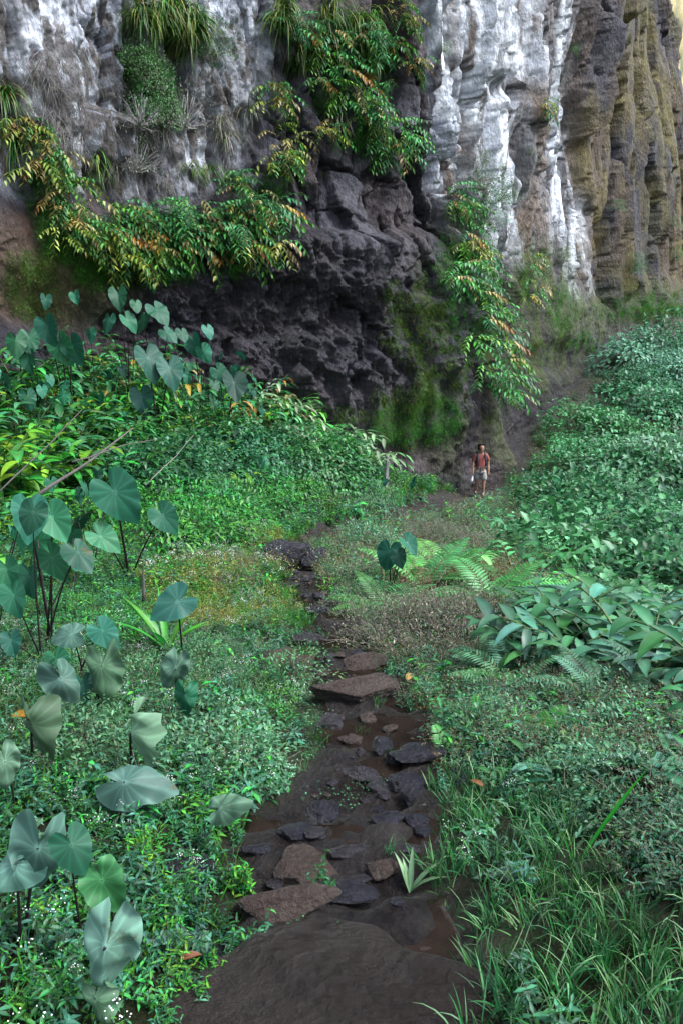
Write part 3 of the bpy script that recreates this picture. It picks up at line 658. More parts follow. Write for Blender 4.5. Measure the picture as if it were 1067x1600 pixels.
# ------------------------------------------------------------------ rocks in the path
def rock(px, py, wpx, hpx, label, mat=None, rough=.10, facets=7, seed=0, tall=None, tilt=0.0, sub=4, name='rock', sink=.25):
    c = ground(px, py + hpx * .12); D = c.y * CP - c.z * SP; k = D / FPX; w_ = wpx * k * 1.25; dep = math.atan2(-c.z, c.y)
    d_ = min(.8 * w_, .9 * hpx * k / max(math.sin(dep), .2)); h_ = tall if tall else (hpx * k - d_ * math.sin(dep) * .6) / math.cos(dep); h_ = min(max(h_, .22 * w_), 1.0 * w_)
    import bmesh
    bm = bmesh.new(); bmesh.ops.create_icosphere(bm, subdivisions=sub, radius=1.0)
    V = np.array([v.co[:] for v in bm.verts]); rs = np.random.default_rng(1000 + seed)
    for i in range(facets):
        n = rs.normal(size=3); n /= np.linalg.norm(n)
        if i < 2: n = np.array((rs.normal() * .15, rs.normal() * .15, 1)); n /= np.linalg.norm(n)
        o = rs.uniform(.5, .82); pr = V @ n; V = V - np.maximum(0, pr - o)[:, None] * n
    V = V / np.abs(V).max(0)
    q = V * 1.3 + seed * 3.7
    V = V * (1 + (fbm(q[:, 0], q[:, 1], q[:, 2], 3, 77) - .5)[:, None] * .28 + (ridge(q[:, 0] * 3, q[:, 1] * 3, q[:, 2] * 3, 4, 78) - .5)[:, None] * rough * 3.2)
    V = V * np.array((w_ / 2, d_ / 2, h_ * .62))
    for v_, p in zip(bm.verts, V): v_.co = p
    for f in bm.faces: f.smooth = True
    me = bpy.data.meshes.new(name); bm.to_mesh(me); bm.free(); me.materials.append(mat or M_rock)
    o = link(name, me); o.location = c + Vector((0, 0, h_ * (.24 if not tall else .42))); o.rotation_euler = (R.uniform(-.1, .1), tilt, R.uniform(-.3, .3))
    return tag(o, label, 'rock')
B_, K_ = M_rockbrown, M_rockdark
for i, a in enumerate([
 (458, 878, 66, 44, 'dark upright boulder at the upper bend of the path', K_, .1, .7), (500, 880, 44, 32, 'lower dark boulder leaning against the right of the upright one', K_, .1, .6),
 (428, 862, 24, 16, 'small dark stone behind the upper bend boulder'), (495, 931, 14, 11, 'small stone below the boulders at the narrow part of the path', K_),
 (514, 918, 16, 12, 'small stone in the greenery right of the narrow path', K_), (478, 904, 12, 9, 'pebble at the foot of the dark boulder', K_), (497, 955, 18, 10, 'flat dark stone low in the narrow path', K_),
 (481, 1003, 52, 26, 'bluish stone half sunk in bright grass left of the path'), (434, 1033, 54, 38, 'long reddish brown stone on the left edge of the path', B_), (472, 1036, 50, 26, 'grey brown stone between the reddish stone and the path', B_),
 (513, 1034, 18, 16, 'small round stone behind the broad slab step'), (565, 1034, 64, 24, 'flat topped brown stone behind the broad slab step', B_), (500, 1050, 26, 16, 'small stone at the left corner of the broad slab step'),
 (551, 1077, 108, 44, 'broad slab step across the middle of the path', B_), (518, 1131, 46, 30, 'pale bluish stone beside a grass tuft left of the pool'),
 (551, 1157, 26, 17, 'small brown stone between pale stone and upright stone', B_), (565, 1177, 11, 18, 'narrow stone standing in the shallow water'), (595, 1172, 30, 46, 'upright dark stone standing in the middle of the stream', K_, .1, .75),
 (613, 1187, 18, 22, 'stone leaning on the right of the upright stone', K_), (563, 1211, 60, 19, 'low flat stone across the stream under the upright stone'), (586, 1229, 30, 26, 'round wet stone below the low flat stone'),
 (521, 1222, 16, 14, 'small stone among watercress on the stream edge'), (572, 1251, 16, 9, 'wet pebble in the middle of the muddy stream'), (632, 1222, 52, 40, 'wide wet mud covered rock on the right of the stream', K_),
 (609, 1279, 46, 32, 'knobbly wet rock in the right half of the stream', K_), (646, 1245, 40, 36, 'dark wet rock against the right bank', K_), (590, 1264, 20, 10, 'small wet stone left of the knobbly rock', K_), (650, 1283, 30, 24, 'glossy stone under the right bank', K_),
 (660, 1301, 24, 20, 'small stone wedged into the right bank', K_), (504, 1270, 50, 42, 'dark rock slanting out of the watercress', K_), (468, 1302, 58, 30, 'dark ridge shaped rock at the left edge of the water', K_),
 (546, 1331, 62, 20, 'long low bluish rock in the middle of the lower stream'), (636, 1327, 36, 24, 'rounded bluish stone beside the small grass tuft', None), (596, 1358, 40, 32, 'brown round stone below the rounded bluish one', B_),
 (478, 1357, 82, 70, 'large pitted brown stone with a sloping top', B_, .05, .26), (551, 1396, 66, 32, 'rough dark rock behind the big wet slab', K_), (436, 1416, 142, 46, 'long pitted brown rock lying across the path', B_, .05, .2),
 (296, 1362, 66, 62, 'dark stone half hidden under weeds on the left', K_, .1, .3), (344, 1490, 60, 26, 'low shiny stone at the left edge of the big slab', K_), (705, 1215, 36, 26, 'dark stone under grass on the right bank', K_),
 (725, 1218, 26, 22, 'small dark stone at the far side of the right bank stone', K_), (400, 1330, 40, 18, 'wet stone by the left bank above the pitted rock', K_), (610, 1140, 22, 10, 'flat stone just under the pool surface', B_),
 (655, 1180, 70, 34, 'mud covered rock on the right side of the pool', K_), (545, 1455, 26, 14, 'pebble touching the top of the big slab', K_)]):
    px, py, wp, hp, lb = a[:5]
    rock(px, py, wp, hp, lb, a[5] if len(a) > 5 else None, (a[6] if len(a) > 6 else .1) * .8, 13, i, a[7] * wp * ground(px, py).length / FPX if len(a) > 7 and a[7] > .3 else None)
for i in range(75):
    y = R.uniform(1.95, 10) ** 1.0; x = float(np.interp(y, [p_[1] for p_ in PATH], [p_[0] for p_ in PATH])) + R.uniform(-1.05, 1.05) * float(np.interp(y, [p_[1] for p_ in PATH], [p_[2] for p_ in PATH]))
    px, py = proj(x, y, Hs(x, y)); s_ = R.choice([7, 9, 12, 16, 22]) * 3.2 / (y + 1.2) * 1.6
    rock(float(px), float(py), s_, s_ * R.uniform(.5, .8), 'small wet stone bedded in the mud of the path', R.choice([None, B_, K_]), .1, 9, 100 + i, sub=3, name='stone')
for o in COL.objects:
    if o.name.startswith('stone'): o['group'] = 'small stones in the mud of the path'
# the large wet slab at the photographer's feet
sx = np.linspace(-1, 1, 90); SX, SY = np.meshgrid(sx, sx); rr = np.hypot(SX, SY); th = np.arctan2(SY, SX)
rad = 1 + .14 * np.cos(3 * th + .6) + .07 * np.sin(5 * th) + (fbm(np.cos(th) * 2, np.sin(th) * 2, 0, 3, 15) - .5) * .3
q = np.maximum(np.abs(SX), np.abs(SY)); u = np.where(rr > 0, q / np.maximum(rr, 1e-6), 1); ex_, ey_ = SX * u * rad, SY * u * rad
sz = -ss(.55, 1.0, q) ** 1.3 * .28 + (fbm(ex_ * 2.4, ey_ * 2.4, 0, 5, 16) - .5) * .13 + ss(.2, .7, fbm(ex_ * 3, ey_ * 3, 0, 3, 19)) * .0
slab = link('boulder', grid_mesh('boulder', np.stack([ex_ * .80, ey_ * .60, sz], -1), rock_mat('slab_rock', False, (.016, .0105, .008), (.12, .5), 1.0, 12, 1, .05, .8, .5)))
slab.location = (-.03, 1.68, -1.87); slab.rotation_euler = (math.radians(-9), math.radians(-3), 0)
tag(slab, 'big smooth wet brown slab at the bottom of the picture', 'boulder')

# ------------------------------------------------------------------ plants with parts
def cane_pts(L, d, droop, n=6):
    p = Vector((0, 0, 0)); d = Vector(d).normalized(); pts = [p.copy()]
    for i in range(n): d = (d + Vector((0, 0, -droop / n)) + rdir(-1, 1) * .04).normalized(); p = p + d * L / n; pts.append(p.copy())
    return pts
def ginger(name, label, cat, group, canes, L, lean, droop, leaf, cols, pairs=8, parts=False, out=False, stemc=(.06, .09, .03), dead=.0, start=.15, mat=None):
    """leafy canes; each cane is a stem with two ranks of long leaves"""
    root = empty(name); tag(root, label, cat, group); mat = mat or M_gleaf
    for c in range(canes):
        a = R.uniform(-1.2, 1.2) if out else R.uniform(0, 6.28)
        l_ = R.uniform(*lean); d = Vector((math.sin(a) * l_, -math.cos(a) * l_, 1 if not out else R.uniform(-.1, .7)))
        LL = L * R.uniform(.7, 1.15); pts = cane_pts(LL, d, droop * R.uniform(.6, 1.3)); off = Vector((R.gauss(0, .12), R.gauss(0, .06), R.gauss(0, .1) if out else 0))
        pts = [p + off for p in pts]
        sm = MB(); sm.tube(pts, .011, .005, jit(stemc), 4); cane = link('cane', sm.mesh('cane', M_stem), root)
        fo = MB(); base = R.choice(cols); n = int(pairs * R.uniform(.8, 1.2)); isdead = R.random() < dead
        if isdead: base = R.choice([RUST, STRAW, BROWN, (.20, .14, .04)])
        for k in range(n):
            t = (start + (1 - start) * (k + .5) / n) * (len(pts) - 1.01); i = int(t); q = pts[i].lerp(pts[i + 1], t % 1); ax = (pts[i + 1] - pts[i]).normalized()
            sd = ax.cross(UP); sd = sd.normalized() if sd.length > .05 else Vector((1, 0, 0)); sd = Matrix.Rotation(R.uniform(-.5, .5), 3, ax) @ sd
            dd = (sd * (1 if k % 2 else -1) + ax * R.uniform(.5, 1.0) + UP * R.uniform(0, .25)).normalized()
            cc = jit(base, .25); tip = jit(R.choice([RUST, STRAW, (.16, .18, .03)]), .25) if R.random() < dead * .6 + .03 else None
            lw = leaf[1] * R.uniform(.75, 1.2); ll = leaf[0] * R.uniform(.65, 1.1) * (1 - .3 * abs(2 * k / n - 1))
            if parts:
                lb = MB(); lb.blade((0, 0, 0), dd, UP, ll, lw, cc, 5, R.uniform(.5, 1.2), .18, 'lance', tip, R.uniform(-.5, .5)); link('leaf', lb.mesh('leaf', mat), cane, Matrix.Translation(q))
            else: fo.blade(q, dd, UP, ll, lw, cc, 3, R.uniform(.5, 1.3) + (.6 if isdead else 0), .2, 'lance', tip, R.uniform(-.5, .5))
        if not parts: link('foliage', fo.mesh('foliage', mat), cane)
    return root
POOL = {}; CLIFFK = {'cliff_green', 'cliff_autumn', 'strap_green', 'strap_grey'}
def pool(key, fn, n): POOL[key] = dict(fn=fn, n=n, made=[], k=0)
def place(key, loc, rz, sc_=1.0, label=None, group=None, rx=0.0, ry=0.0):
    P_ = POOL[key]
    x_, y_, z_ = loc                                            # the trail and the walker on it stay clear of growth in front of them
    if 5 < y_ < 28 and key not in CLIFFK:
        r_ = sc_ * (1.0 if 'bush' in key else .75); hh_ = sc_ * (.95 if 'bush' in key else .8)
        D_ = y_ * CP - z_ * SP; a0 = proj(x_, y_, z_)[0]; t0 = proj(x_, y_, z_ + hh_)[1]; rp_ = r_ * FPX / D_
        if a0 + rp_ > 700 and a0 - rp_ < 785 and t0 < 778 and y_ < 25.6: return None
    if key not in CLIFFK and y_ > 27 and 27 < y_ < 50:
        if float(path_d(np.array([x_]), np.array([y_]))[0]) < sc_ * .8: return None
    if len(P_['made']) < P_['n']: o = P_['fn'](); P_['made'].append(o)
    else: o = copy_tree(P_['made'][P_['k'] % P_['n']]); P_['k'] += 1
    o.location = loc; o.rotation_euler = (rx, ry, rz); o.scale = (sc_,) * 3
    if label: o['label'] = label
    if group: o['group'] = group
    elif 'group' in o.keys(): pass
    return o
def cliff_rz(n): return math.atan2(n.x, -n.y)
CG = [(.05, .16, .035), (.065, .19, .04), (.11, .20, .035), (.05, .15, .055)]
AUT = [(.17, .20, .045), (.10, .18, .04), (.19, .13, .06), (.06, .16, .04), (.05, .14, .04), (.05, .14, .04)]
pool('cliff_green', lambda: ginger('ginger_plant', 'x', 'ginger plant', 'x', 7, 1.25, (.5, 1.1), 1.6, (.29, .075), [(.05, .17, .05), (.07, .20, .06), (.10, .21, .04), (.04, .13, .045)], 13, out=True, dead=.08), 5)
pool('cliff_autumn', lambda: ginger('ginger_plant', 'x', 'ginger plant', 'x', 7, 1.15, (.5, 1.1), 1.8, (.28, .07), AUT, 13, out=True, dead=.2), 5)
pool('bank_tall', lambda: ginger('leafy_cane', 'x', 'shrub', 'x', 9, 1.4, (.3, 1.0), 1.2, (.34, .09), [MIDG, (.05, .16, .035), DARKG, (.03, .10, .04), (.06, .13, .06)], 12, dead=.03), 4)
pool('bank_far', lambda: ginger('ginger_plant', 'x', 'ginger plant', 'x', 8, 1.2, (.3, 1.0), 1.1, (.38, .095), [MIDG, (.055, .18, .035), (.09, .18, .03), DARKG, (.03, .10, .04)], 9, dead=.02), 5)
pool('bank_grey', lambda: ginger('ginger_plant', 'x', 'ginger plant', 'x', 8, 1.25, (.3, 1.0), 1.7, (.36, .08), [(.07, .17, .06), (.14, .20, .12), MIDG, (.17, .23, .14), LIME], 9, dead=.06), 4)
pool('bank_near', lambda: ginger('ginger_plant', 'x', 'ginger plant', 'x', 6, 1.0, (.25, .9), 1.0, (.42, .12), [MIDG, (.05, .17, .03), DARKG, (.035, .12, .045), LIME, (.11, .20, .03)], 7, parts=True, dead=.05), 5)
pool('pale', lambda: ginger('drooping_shrub', 'x', 'shrub', 'x', 6, 1.1, (.4, 1.1), 1.7, (.25, .062), [(.09, .26, .09), (.12, .30, .12), (.07, .21, .08)], 15, start=.1), 4)
pool('big', lambda: ginger('broad_leaved_ginger', 'x', 'ginger plant', 'x', 6, .62, (.3, 1.1), 1.5, (.34, .085), [(.035, .11, .055), (.05, .14, .08), (.03, .09, .04), (.03, .10, .035), (.065, .14, .085)], 8, parts=True, start=.2), 4)

def strap(cols, n=34, L=.9, W=.035, tip=None):
    root = empty('strap_leaf_tussock'); tag(root, 'x', 'tussock')
    m = MB()
    for i in range(n):
        a = R.uniform(-1.5, 1.5); d = Vector((math.sin(a), -math.cos(a) * R.uniform(.3, 1), R.uniform(-.1, 1.2))).normalized()
        m.blade((R.gauss(0, .08), R.uniform(-.03, .03), R.gauss(0, .06)), d, UP, L * R.uniform(.5, 1.2), W * R.uniform(.6, 1.1), jit(R.choice(cols), .25), 6, R.uniform(2.0, 3.6), .15, 'grass', tip, R.uniform(-.6, .6))
    link('leaves', m.mesh('leaves', M_gleaf), root); return root
pool('strap_green', lambda: strap([(.07, .16, .03), (.11, .18, .04), (.05, .11, .03), (.18, .18, .06)]), 4)
pool('strap_grey', lambda: strap([(.16, .17, .13), (.22, .21, .17), (.09, .13, .06), (.13, .12, .09)], 30, 1.0, .03), 3)

def leaf_ball(n, L, W, cols, lump=.25, twigs=6, rad=1.0, prof='ovate', hang=.4, name='shrub', flat=.75, mat=None, twigc=(.06, .05, .04)):
    root = empty(name); tag(root, 'x', 'shrub'); m = MB(); sd = R.randint(0, 9999)
    for i in range(n):
        d = rdir(-.25, 1); k = .78 + lump * (float(fbm(d.x * 1.7 + sd, d.y * 1.7, d.z * 1.7, 3, 5)) - .3) * 2; dep = R.random() ** 2.2 * .35
        p = Vector((d.x, d.y, d.z * flat)) * rad * k * (1 - dep); o = (d + rdir(-1, 1) * .7 - UP * hang * R.random()).normalized(); c = R.choice(cols)
        m.blade(p, o, (d * .6 + UP).normalized(), L * R.uniform(.5, 1.15), W * R.uniform(.7, 1.15), jit(c, .2), 2, R.uniform(.4, 1.2), .18, prof)
    t = MB()
    for i in range(twigs * 4):
        d = rdir(.1, 1); pts = [Vector((0, 0, -.1))]
        for k in range(4): pts.append(pts[-1] + (Vector((d.x, d.y, d.z * flat)) + rdir(-1, 1) * .3) * rad * .21)
        t.tube(pts, .013 * rad, .004, jit(twigc, .3), 4)
    link('branches', t.mesh('branches', M_stem), root); link('leaves', m.mesh('leaves', mat or M_bush), root); return root
BT = [(.035, .13, .040), (.05, .17, .055), (.085, .22, .10), (.025, .09, .028)]
pool('bush', lambda: leaf_ball(2300, .10, .07, BT, .75), 5)
pool('bush_dark', lambda: leaf_ball(2200, .09, .065, [(.018, .075, .028), (.03, .11, .035), (.05, .15, .05)], .8), 4)
pool('bush_pale', lambda: leaf_ball(2300, .13, .07, [(.10, .22, .12), (.15, .28, .18), (.06, .16, .07)], .7, hang=.8, prof='lance'), 4)
pool('greybush', lambda: leaf_ball(900, .12, .05, [(.055, .15, .065), (.04, .11, .045), (.08, .18, .09), (.07, .12, .05)], .6, 9, prof='lance', flat=.8, twigc=(.14, .11, .09)), 4)
pool('limebush', lambda: leaf_ball(900, .13, .055, [(.045, .17, .035), (.07, .21, .04), (.03, .11, .03)], .5, prof='lance'), 3)
pool('cliff_shrub', lambda: leaf_ball(900, .11, .045, [(.055, .13, .04), (.07, .16, .05), (.04, .10, .03)], .5, 8, flat=1.1, prof='lance', twigc=(.14, .12, .11)), 4)
pool('cliff_shrub_grey', lambda: leaf_ball(420, .12, .03, [(.13, .16, .12), (.08, .12, .07), (.18, .18, .16)], .5, 14, flat=1.2, prof='lance', twigc=(.25, .24, .24)), 3)

def dry_mound(n, H_, col, leafc, leaves, name='dry_shrub', extra=None):
    root = empty(name); tag(root, 'x', 'dry shrub'); m = MB()
    for i in range(n):
        a, r = R.uniform(0, 6.28), math.sqrt(R.random()); p = Vector((r * math.cos(a) * .6, r * math.sin(a) * .6, 0)); d = (UP * .7 + Vector((p.x, p.y, 0)) * .9 + rdir(-.2, .5) * .6).normalized(); pts = [p]
        for k in range(5): d = (d + rdir(-1, .5) * .5).normalized(); pts.append(pts[-1] + d * H_ / 5 * R.uniform(.6, 1.2) * (1.25 - r * .6))
        m.tube(pts, .004, .0015, jit(col, .4), 3)
        for k in range(leaves):
            q = pts[R.randint(2, 5)] + rdir(-1, 1) * .05; m.blade(q, rdir(-.6, .8), UP, R.uniform(.018, .04), .010, jit(R.choice(leafc), .35), 2, .5, .3, 'ovate')
    link('twigs', m.mesh('twigs', M_dry), root); return root
pool('dry_brown', lambda: dry_mound(230, .62, (.12, .11, .09), [(.08, .11, .06), (.06, .10, .045), (.17, .165, .14), (.08, .07, .055)], 8), 3)
pool('dry_grey', lambda: dry_mound(150, .6, (.18, .17, .13), [(.13, .20, .11), (.22, .25, .18), (.09, .17, .06)], 9), 3)

def frond(L, cols, n=22, W=.16, arch=1.0):
    """one fern frond lying along +y, arching down, with paired pinnae"""
    m = MB(); p = Vector((0, 0, 0)); d = Vector((0, .75, .65)).normalized(); pts = [p.copy()]; N_ = 24; ds = [d.copy()]
    for i in range(N_): d = (d + Vector((0, 0, -arch / N_))).normalized(); p = p + d * L / N_; pts.append(p.copy()); ds.append(d.copy())
    m.tube(pts[::3], .006, .002, jit((.10, .13, .04)), 4); c = R.choice(cols)
    for k in range(n):
        t = .12 + .88 * k / n; i = min(int(t * N_), N_ - 1); q = pts[i]; ax = ds[i]; up_ = Vector((1, 0, 0)).cross(ax)
        wl = W * math.sin(math.pi * min(1, .18 + .82 * t) ** 1.15) * L / .8 + .012
        for s_g in (-1, 1):
            dd = (Vector((s_g, 0, 0)) + ax * .45 + up_ * .12).normalized(); m.blade(q, dd, up_, wl * R.uniform(.92, 1.05), L / n * .85, jit(c, .12), 3, .35, .12, 'lance')
    return m
def fern(cols, n=9, L=.75, az=None, name='fern'):
    root = empty(name); tag(root, 'x', 'fern')
    for i in range(n):
        a = 6.28 * i / n + R.uniform(-.3, .3) if az is None else az + R.uniform(-1.1, 1.1); l_ = L * R.uniform(.75, 1.1)
        link('frond', frond(l_, cols, int(20 * l_ / .7) + 4, .16, R.uniform(.8, 1.5)).mesh('frond', M_gleaf), root, Euler((R.uniform(-.1, .35), 0, a)).to_matrix().to_4x4())
    return root
FB = [(.07, .20, .06), (.09, .235, .07), (.055, .165, .05)]; FT = [(.045, .115, .055), (.055, .14, .07)]
pool('fern_bright', lambda: fern(FB), 2)
pool('fern_teal', lambda: fern(FT), 2)

# ---- taro
def taro_blade(L, col, wilt=0.0, seed=0, under=None):
    """heart shaped blade, petiole joint at the origin, tip along +y, face along +z"""
    rs = random.Random(seed); NA, NR = 48, 7; vs = [Vector((0, 0, 0))]; cs = [tuple(min(1, x * 1.9 + .02) for x in col)]; ph = rs.uniform(0, 6); fold_ = rs.uniform(-.35, .55); curl_ = rs.uniform(.05, .6); tear = [rs.uniform(.0, .05) + (rs.uniform(.15, .4) if rs.random() < .06 else 0) for _ in range(NA)]
    for r in range(1, NR + 1):
        t = r / NR
        for k in range(NA):
            a = 2 * math.pi * k / NA; ca = math.cos(a)                       # a = 0 is the tip
            aa = abs(((a + math.pi) % (2 * math.pi)) - math.pi)
            rad_ = np.interp(aa, [0, .25, .6, 1.2, 1.9, 2.4, 2.75, 2.95, 3.1416], [.70, .58, .47, .40, .41, .45, .42, .28, .10])
            rad_ *= 1 + .02 * math.sin(9 * a + ph)
            x, y = math.sin(a) * rad_ * t, ca * rad_ * t
            if t > .8: rad_ *= 1 - tear[k] * (t - .8) * 5
            vein = (k % 4 == 0) if k not in (NA // 2,) else False
            z = fold_ * abs(x) ** 1.15 - curl_ * y * abs(y) + (-.004 if vein else .002) * t + .022 * math.sin(5 * a + ph) * t * t + .01 * math.sin(11 * a + ph * 2) * t ** 3
            if wilt:
                z += wilt * (-1.6 * abs(x) ** 1.3 - 1.0 * y * y + .22 * math.sin(9 * x + ph + 4 * y) * t + .12 * math.sin(17 * y + 2 * ph + 7 * x) * t); x *= 1 - wilt * .4 * t; y += wilt * .12 * math.sin(11 * x + ph) * t
            vs.append(Vector((x, y, z)) * L); q = 1.5 if vein else 1.0
            edge = 1.15 if r == NR else 1
            q = 1 + (q - 1) * .9; cs.append(tuple(min(1, c * q * edge) for c in col))
    fs = [(0, 1 + k, 1 + (k + 1) % NA) for k in range(NA)]
    for r in range(NR - 1):
        for k in range(NA): fs.append((1 + r * NA + k, 1 + (r + 1) * NA + k, 1 + (r + 1) * NA + (k + 1) % NA, 1 + r * NA + (k + 1) % NA))
    m = MB(); m.add(vs, fs, cs); return m
TC = [(.018, .080, .042), (.026, .105, .052), (.014, .062, .032)]
PALE, PALE2 = (.085, .165, .12), (.07, .135, .08)
DEBUG_BLADES = [0]
def petiole(root, a, b, r0=.013, r1=.006, col=(.018, .012, .016)):
    mid = a.lerp(b, .55) + Vector((0, 0, .10 * (b - a).length)) + rdir(-1, 1) * .02
    pts = [a * (1 - t) ** 2 + mid * 2 * t * (1 - t) + b * t * t for t in (0, .17, .34, .5, .67, .84, 1)]
    m = MB(); m.tube(pts, r0, r1, col, 6); return link('stalk', m.mesh('stalk', M_stem), root)
def taro_plant(base, leaves, label, group=None):
    """leaves: (joint point, tip direction, face direction, length, colour, wilt)"""
    root = empty('taro_plant', base); tag(root, label, 'taro plant', group)
    for (p, tip, nrm, L_, c, wilt) in leaves:
        DEBUG_BLADES[0] += 1; p = Vector(p) - base; y = tip.normalized(); z = (nrm - y * nrm.dot(y)).normalized(); x = y.cross(z)
        M4 = Matrix((x, y, z)).transposed().to_4x4(); M4.translation = p
        st = petiole(root, Vector((R.gauss(0, .03), R.gauss(0, .03), -.03)), p, .032 * L_, .016 * L_)
        link('leaf', taro_blade(L_, jit(c, .12), wilt, DEBUG_BLADES[0], PALE if wilt else None).mesh('leaf', M_taro), st, M4)
    return root
def wild_taro(base, n, H_, L_, label, group, cols=TC):
    lv = []
    for i in range(n):
        a = R.uniform(0, 6.28); h = H_ * R.uniform(.55, 1.1); r = H_ * R.uniform(.15, .5); o = Vector((math.cos(a), math.sin(a), 0))
        p = base + o * r + UP * h; tip = (o * R.uniform(.3, .8) - UP * R.uniform(.5, 1.2)); nrm = (o * R.uniform(.5, 1.2) + UP * R.uniform(.3, 1.3) + Vector((R.uniform(-.6, .6), R.uniform(-.6, .2), 0)))
        lv.append((p, tip, nrm, L_ * R.uniform(.7, 1.15), R.choice(cols), 0.0))
    return taro_plant(base, lv, label, group)

# ------------------------------------------------------------------ plants on the cliff
def on_cliff(key, n, regs, sc_, label, group, out=.0, rx=(-.25, .25)):
    for i in range(n):
        cx, cy, rx_, ry_ = R.choice(regs); a, r = R.uniform(0, 6.28), math.sqrt(R.random()); px, py = cx + rx_ * r * math.cos(a), cy + ry_ * r * math.sin(a)
        p, nn = cliff(px, py, out)
        if p is None: continue
        place(key, p, cliff_rz(nn) + R.uniform(-.5, .5), R.uniform(*sc_) * max(1, p.y / 34), label, group, R.uniform(*rx))
def line(a, b, n, w):      # small helper: row of ellipses between two picture positions
    return [(a[0] + (b[0] - a[0]) * t, a[1] + (b[1] - a[1]) * t, w, w) for t in np.linspace(0, 1, n)]
LEDGE = [(170, 335, 45, 40), (230, 350, 50, 45), (290, 340, 50, 60), (340, 310, 45, 50), (385, 320, 40, 60), (320, 370, 90, 40), (210, 385, 60, 35), (150, 380, 30, 40)]
on_cliff('cliff_green', 40, LEDGE, (.85, 1.15), 'leafy green ginger crowded on the ledge under the grey wall', 'green ginger on the left ledge', .15)
on_cliff('cliff_autumn', 20, [(300, 390, 80, 25), (395, 370, 30, 50), (180, 380, 60, 30), (360, 300, 40, 40)], (.8, 1.1), 'yellowing ginger with brown leaves hanging over the ledge edge', 'yellowing ginger on the left ledge', .25)
on_cliff('cliff_autumn', 20, line((30, 200), (110, 370), 6, 18), (.7, 1.0), 'rust and yellow ginger hanging down the far left of the cliff', 'rust coloured ginger at the far left', .2)
on_cliff('cliff_autumn', 11, line((425, 150), (440, 245), 4, 20), (.7, 1.0), 'small orange tinged ginger in a strip beside the grey wall', 'orange tinged ginger beside the grey wall', .15)
on_cliff('cliff_green', 30, line((440, 90), (560, 120), 4, 32) + line((480, 40), (600, 90), 4, 28) + line((560, 140), (600, 220), 4, 28), (.8, 1.1), 'green ginger spilling over the dark rock high in the middle of the cliff', 'ginger high in the middle of the cliff', .15)
on_cliff('cliff_autumn', 9, [(590, 200, 28, 25), (505, 200, 18, 25), (570, 170, 20, 20)], (.7, .95), 'brown tipped ginger above the cracked dark blocks', 'brown tipped ginger above the dark blocks', .15)
on_cliff('cliff_autumn', 9, line((618, 10), (645, 100), 5, 10), (.7, .9), 'narrow rusty ginger strand at the top beside the streaked wall', 'rusty ginger strand at the top', .1)
on_cliff('cliff_green', 32, line((700, 310), (725, 420), 5, 20) + line((725, 430), (760, 560), 6, 30) + [(775, 620, 32, 26), (770, 600, 30, 30)], (.95, 1.25), 'green ginger in the tall hanging column at the foot of the streaked wall', 'ginger in the hanging column', .2)
on_cliff('cliff_autumn', 7, line((690, 320), (740, 430), 5, 14), (.7, .9), 'yellow leaved ginger at the left edge of the hanging column', 'yellow ginger in the hanging column', .3)
on_cliff('cliff_autumn', 7, [(825, 440, 12, 45), (845, 180, 10, 50)], (.6, .85), 'small yellow green ginger in a crack of the streaked wall', 'small ginger in cracks of the streaked wall', .1)
on_cliff('strap_green', 26, [(240, 25, 34, 22), (300, 50, 24, 30), (275, 20, 30, 20)], (.9, 1.4), 'long strap leaved tussock hanging at the top left over the gully', 'strap leaved tussocks over the gully', .1)
on_cliff('strap_green', 34, [(470, 30, 55, 30), (550, 20, 50, 35), (480, 90, 45, 40), (570, 60, 40, 40)], (.9, 1.4), 'long strap leaved tussock hanging at the top in the middle of the cliff', 'strap leaved tussocks top middle', .1)
on_cliff('strap_green', 3, [(152, 262, 10, 8)], (.75, .95), 'arching tussock below the pale triangular rock', 'tussocks below the pale triangle', .1)
on_cliff('strap_green', 6, line((4, 150), (30, 230), 3, 8), (1., 1.4), 'tussock at the far left edge of the cliff', 'tussocks at the left edge', .1)
on_cliff('strap_green', 5, [(310, 262, 22, 10), (365, 270, 15, 12)], (.7, .9), 'green tussock rising from the back of the ginger ledge', 'tussocks behind the ginger ledge', .1)
on_cliff('strap_grey', 7, [(375, 195, 30, 40), (235, 240, 25, 40), (280, 200, 30, 50), (530, 170, 30, 30)], (.7, 1.1), 'withered grey tussock hanging on the grey wall', 'withered grey tussocks on the wall', .1)
on_cliff('cliff_shrub', 13, line((215, 90), (240, 180), 4, 16) + [(245, 200, 25, 20), (330, 60, 20, 40)], (.5, .85), 'small leafy shrub growing out of the grey wall', 'shrubs on the grey wall', .2)
on_cliff('cliff_shrub', 12, [(750, 330, 25, 40), (745, 400, 25, 40), (790, 650, 20, 20), (760, 620, 30, 30)], (.6, 1.0), 'fine leaved shrub beside the hanging ginger column', 'shrubs beside the hanging column', .2)
on_cliff('cliff_shrub_grey', 12, [(250, 230, 50, 50), (200, 250, 30, 30), (740, 300, 30, 60), (770, 640, 25, 30), (750, 660, 15, 25), (800, 330, 20, 60)], (.6, 1.0), 'bare greyish shrub clinging to the rock', 'greyish shrubs on the cliff', .2)
on_cliff('cliff_shrub', 14, [(890, 450, 30, 30), (905, 520, 25, 22), (870, 530, 25, 20)], (.4, .7), 'low green shrub at the foot of the far cliff', 'shrubs at the foot of the far cliff', .2)
on_cliff('cliff_shrub', 12, [(830, 200, 14, 60), (880, 60, 18, 40), (940, 360, 12, 25), (985, 420, 12, 12), (1010, 320, 10, 60), (1055, 380, 10, 40), (955, 330, 12, 15), (700, 90, 5, 60)], (.25, .45), 'tiny shrub rooted in a crack of the far cliff', 'tiny shrubs on the far cliff', .1)

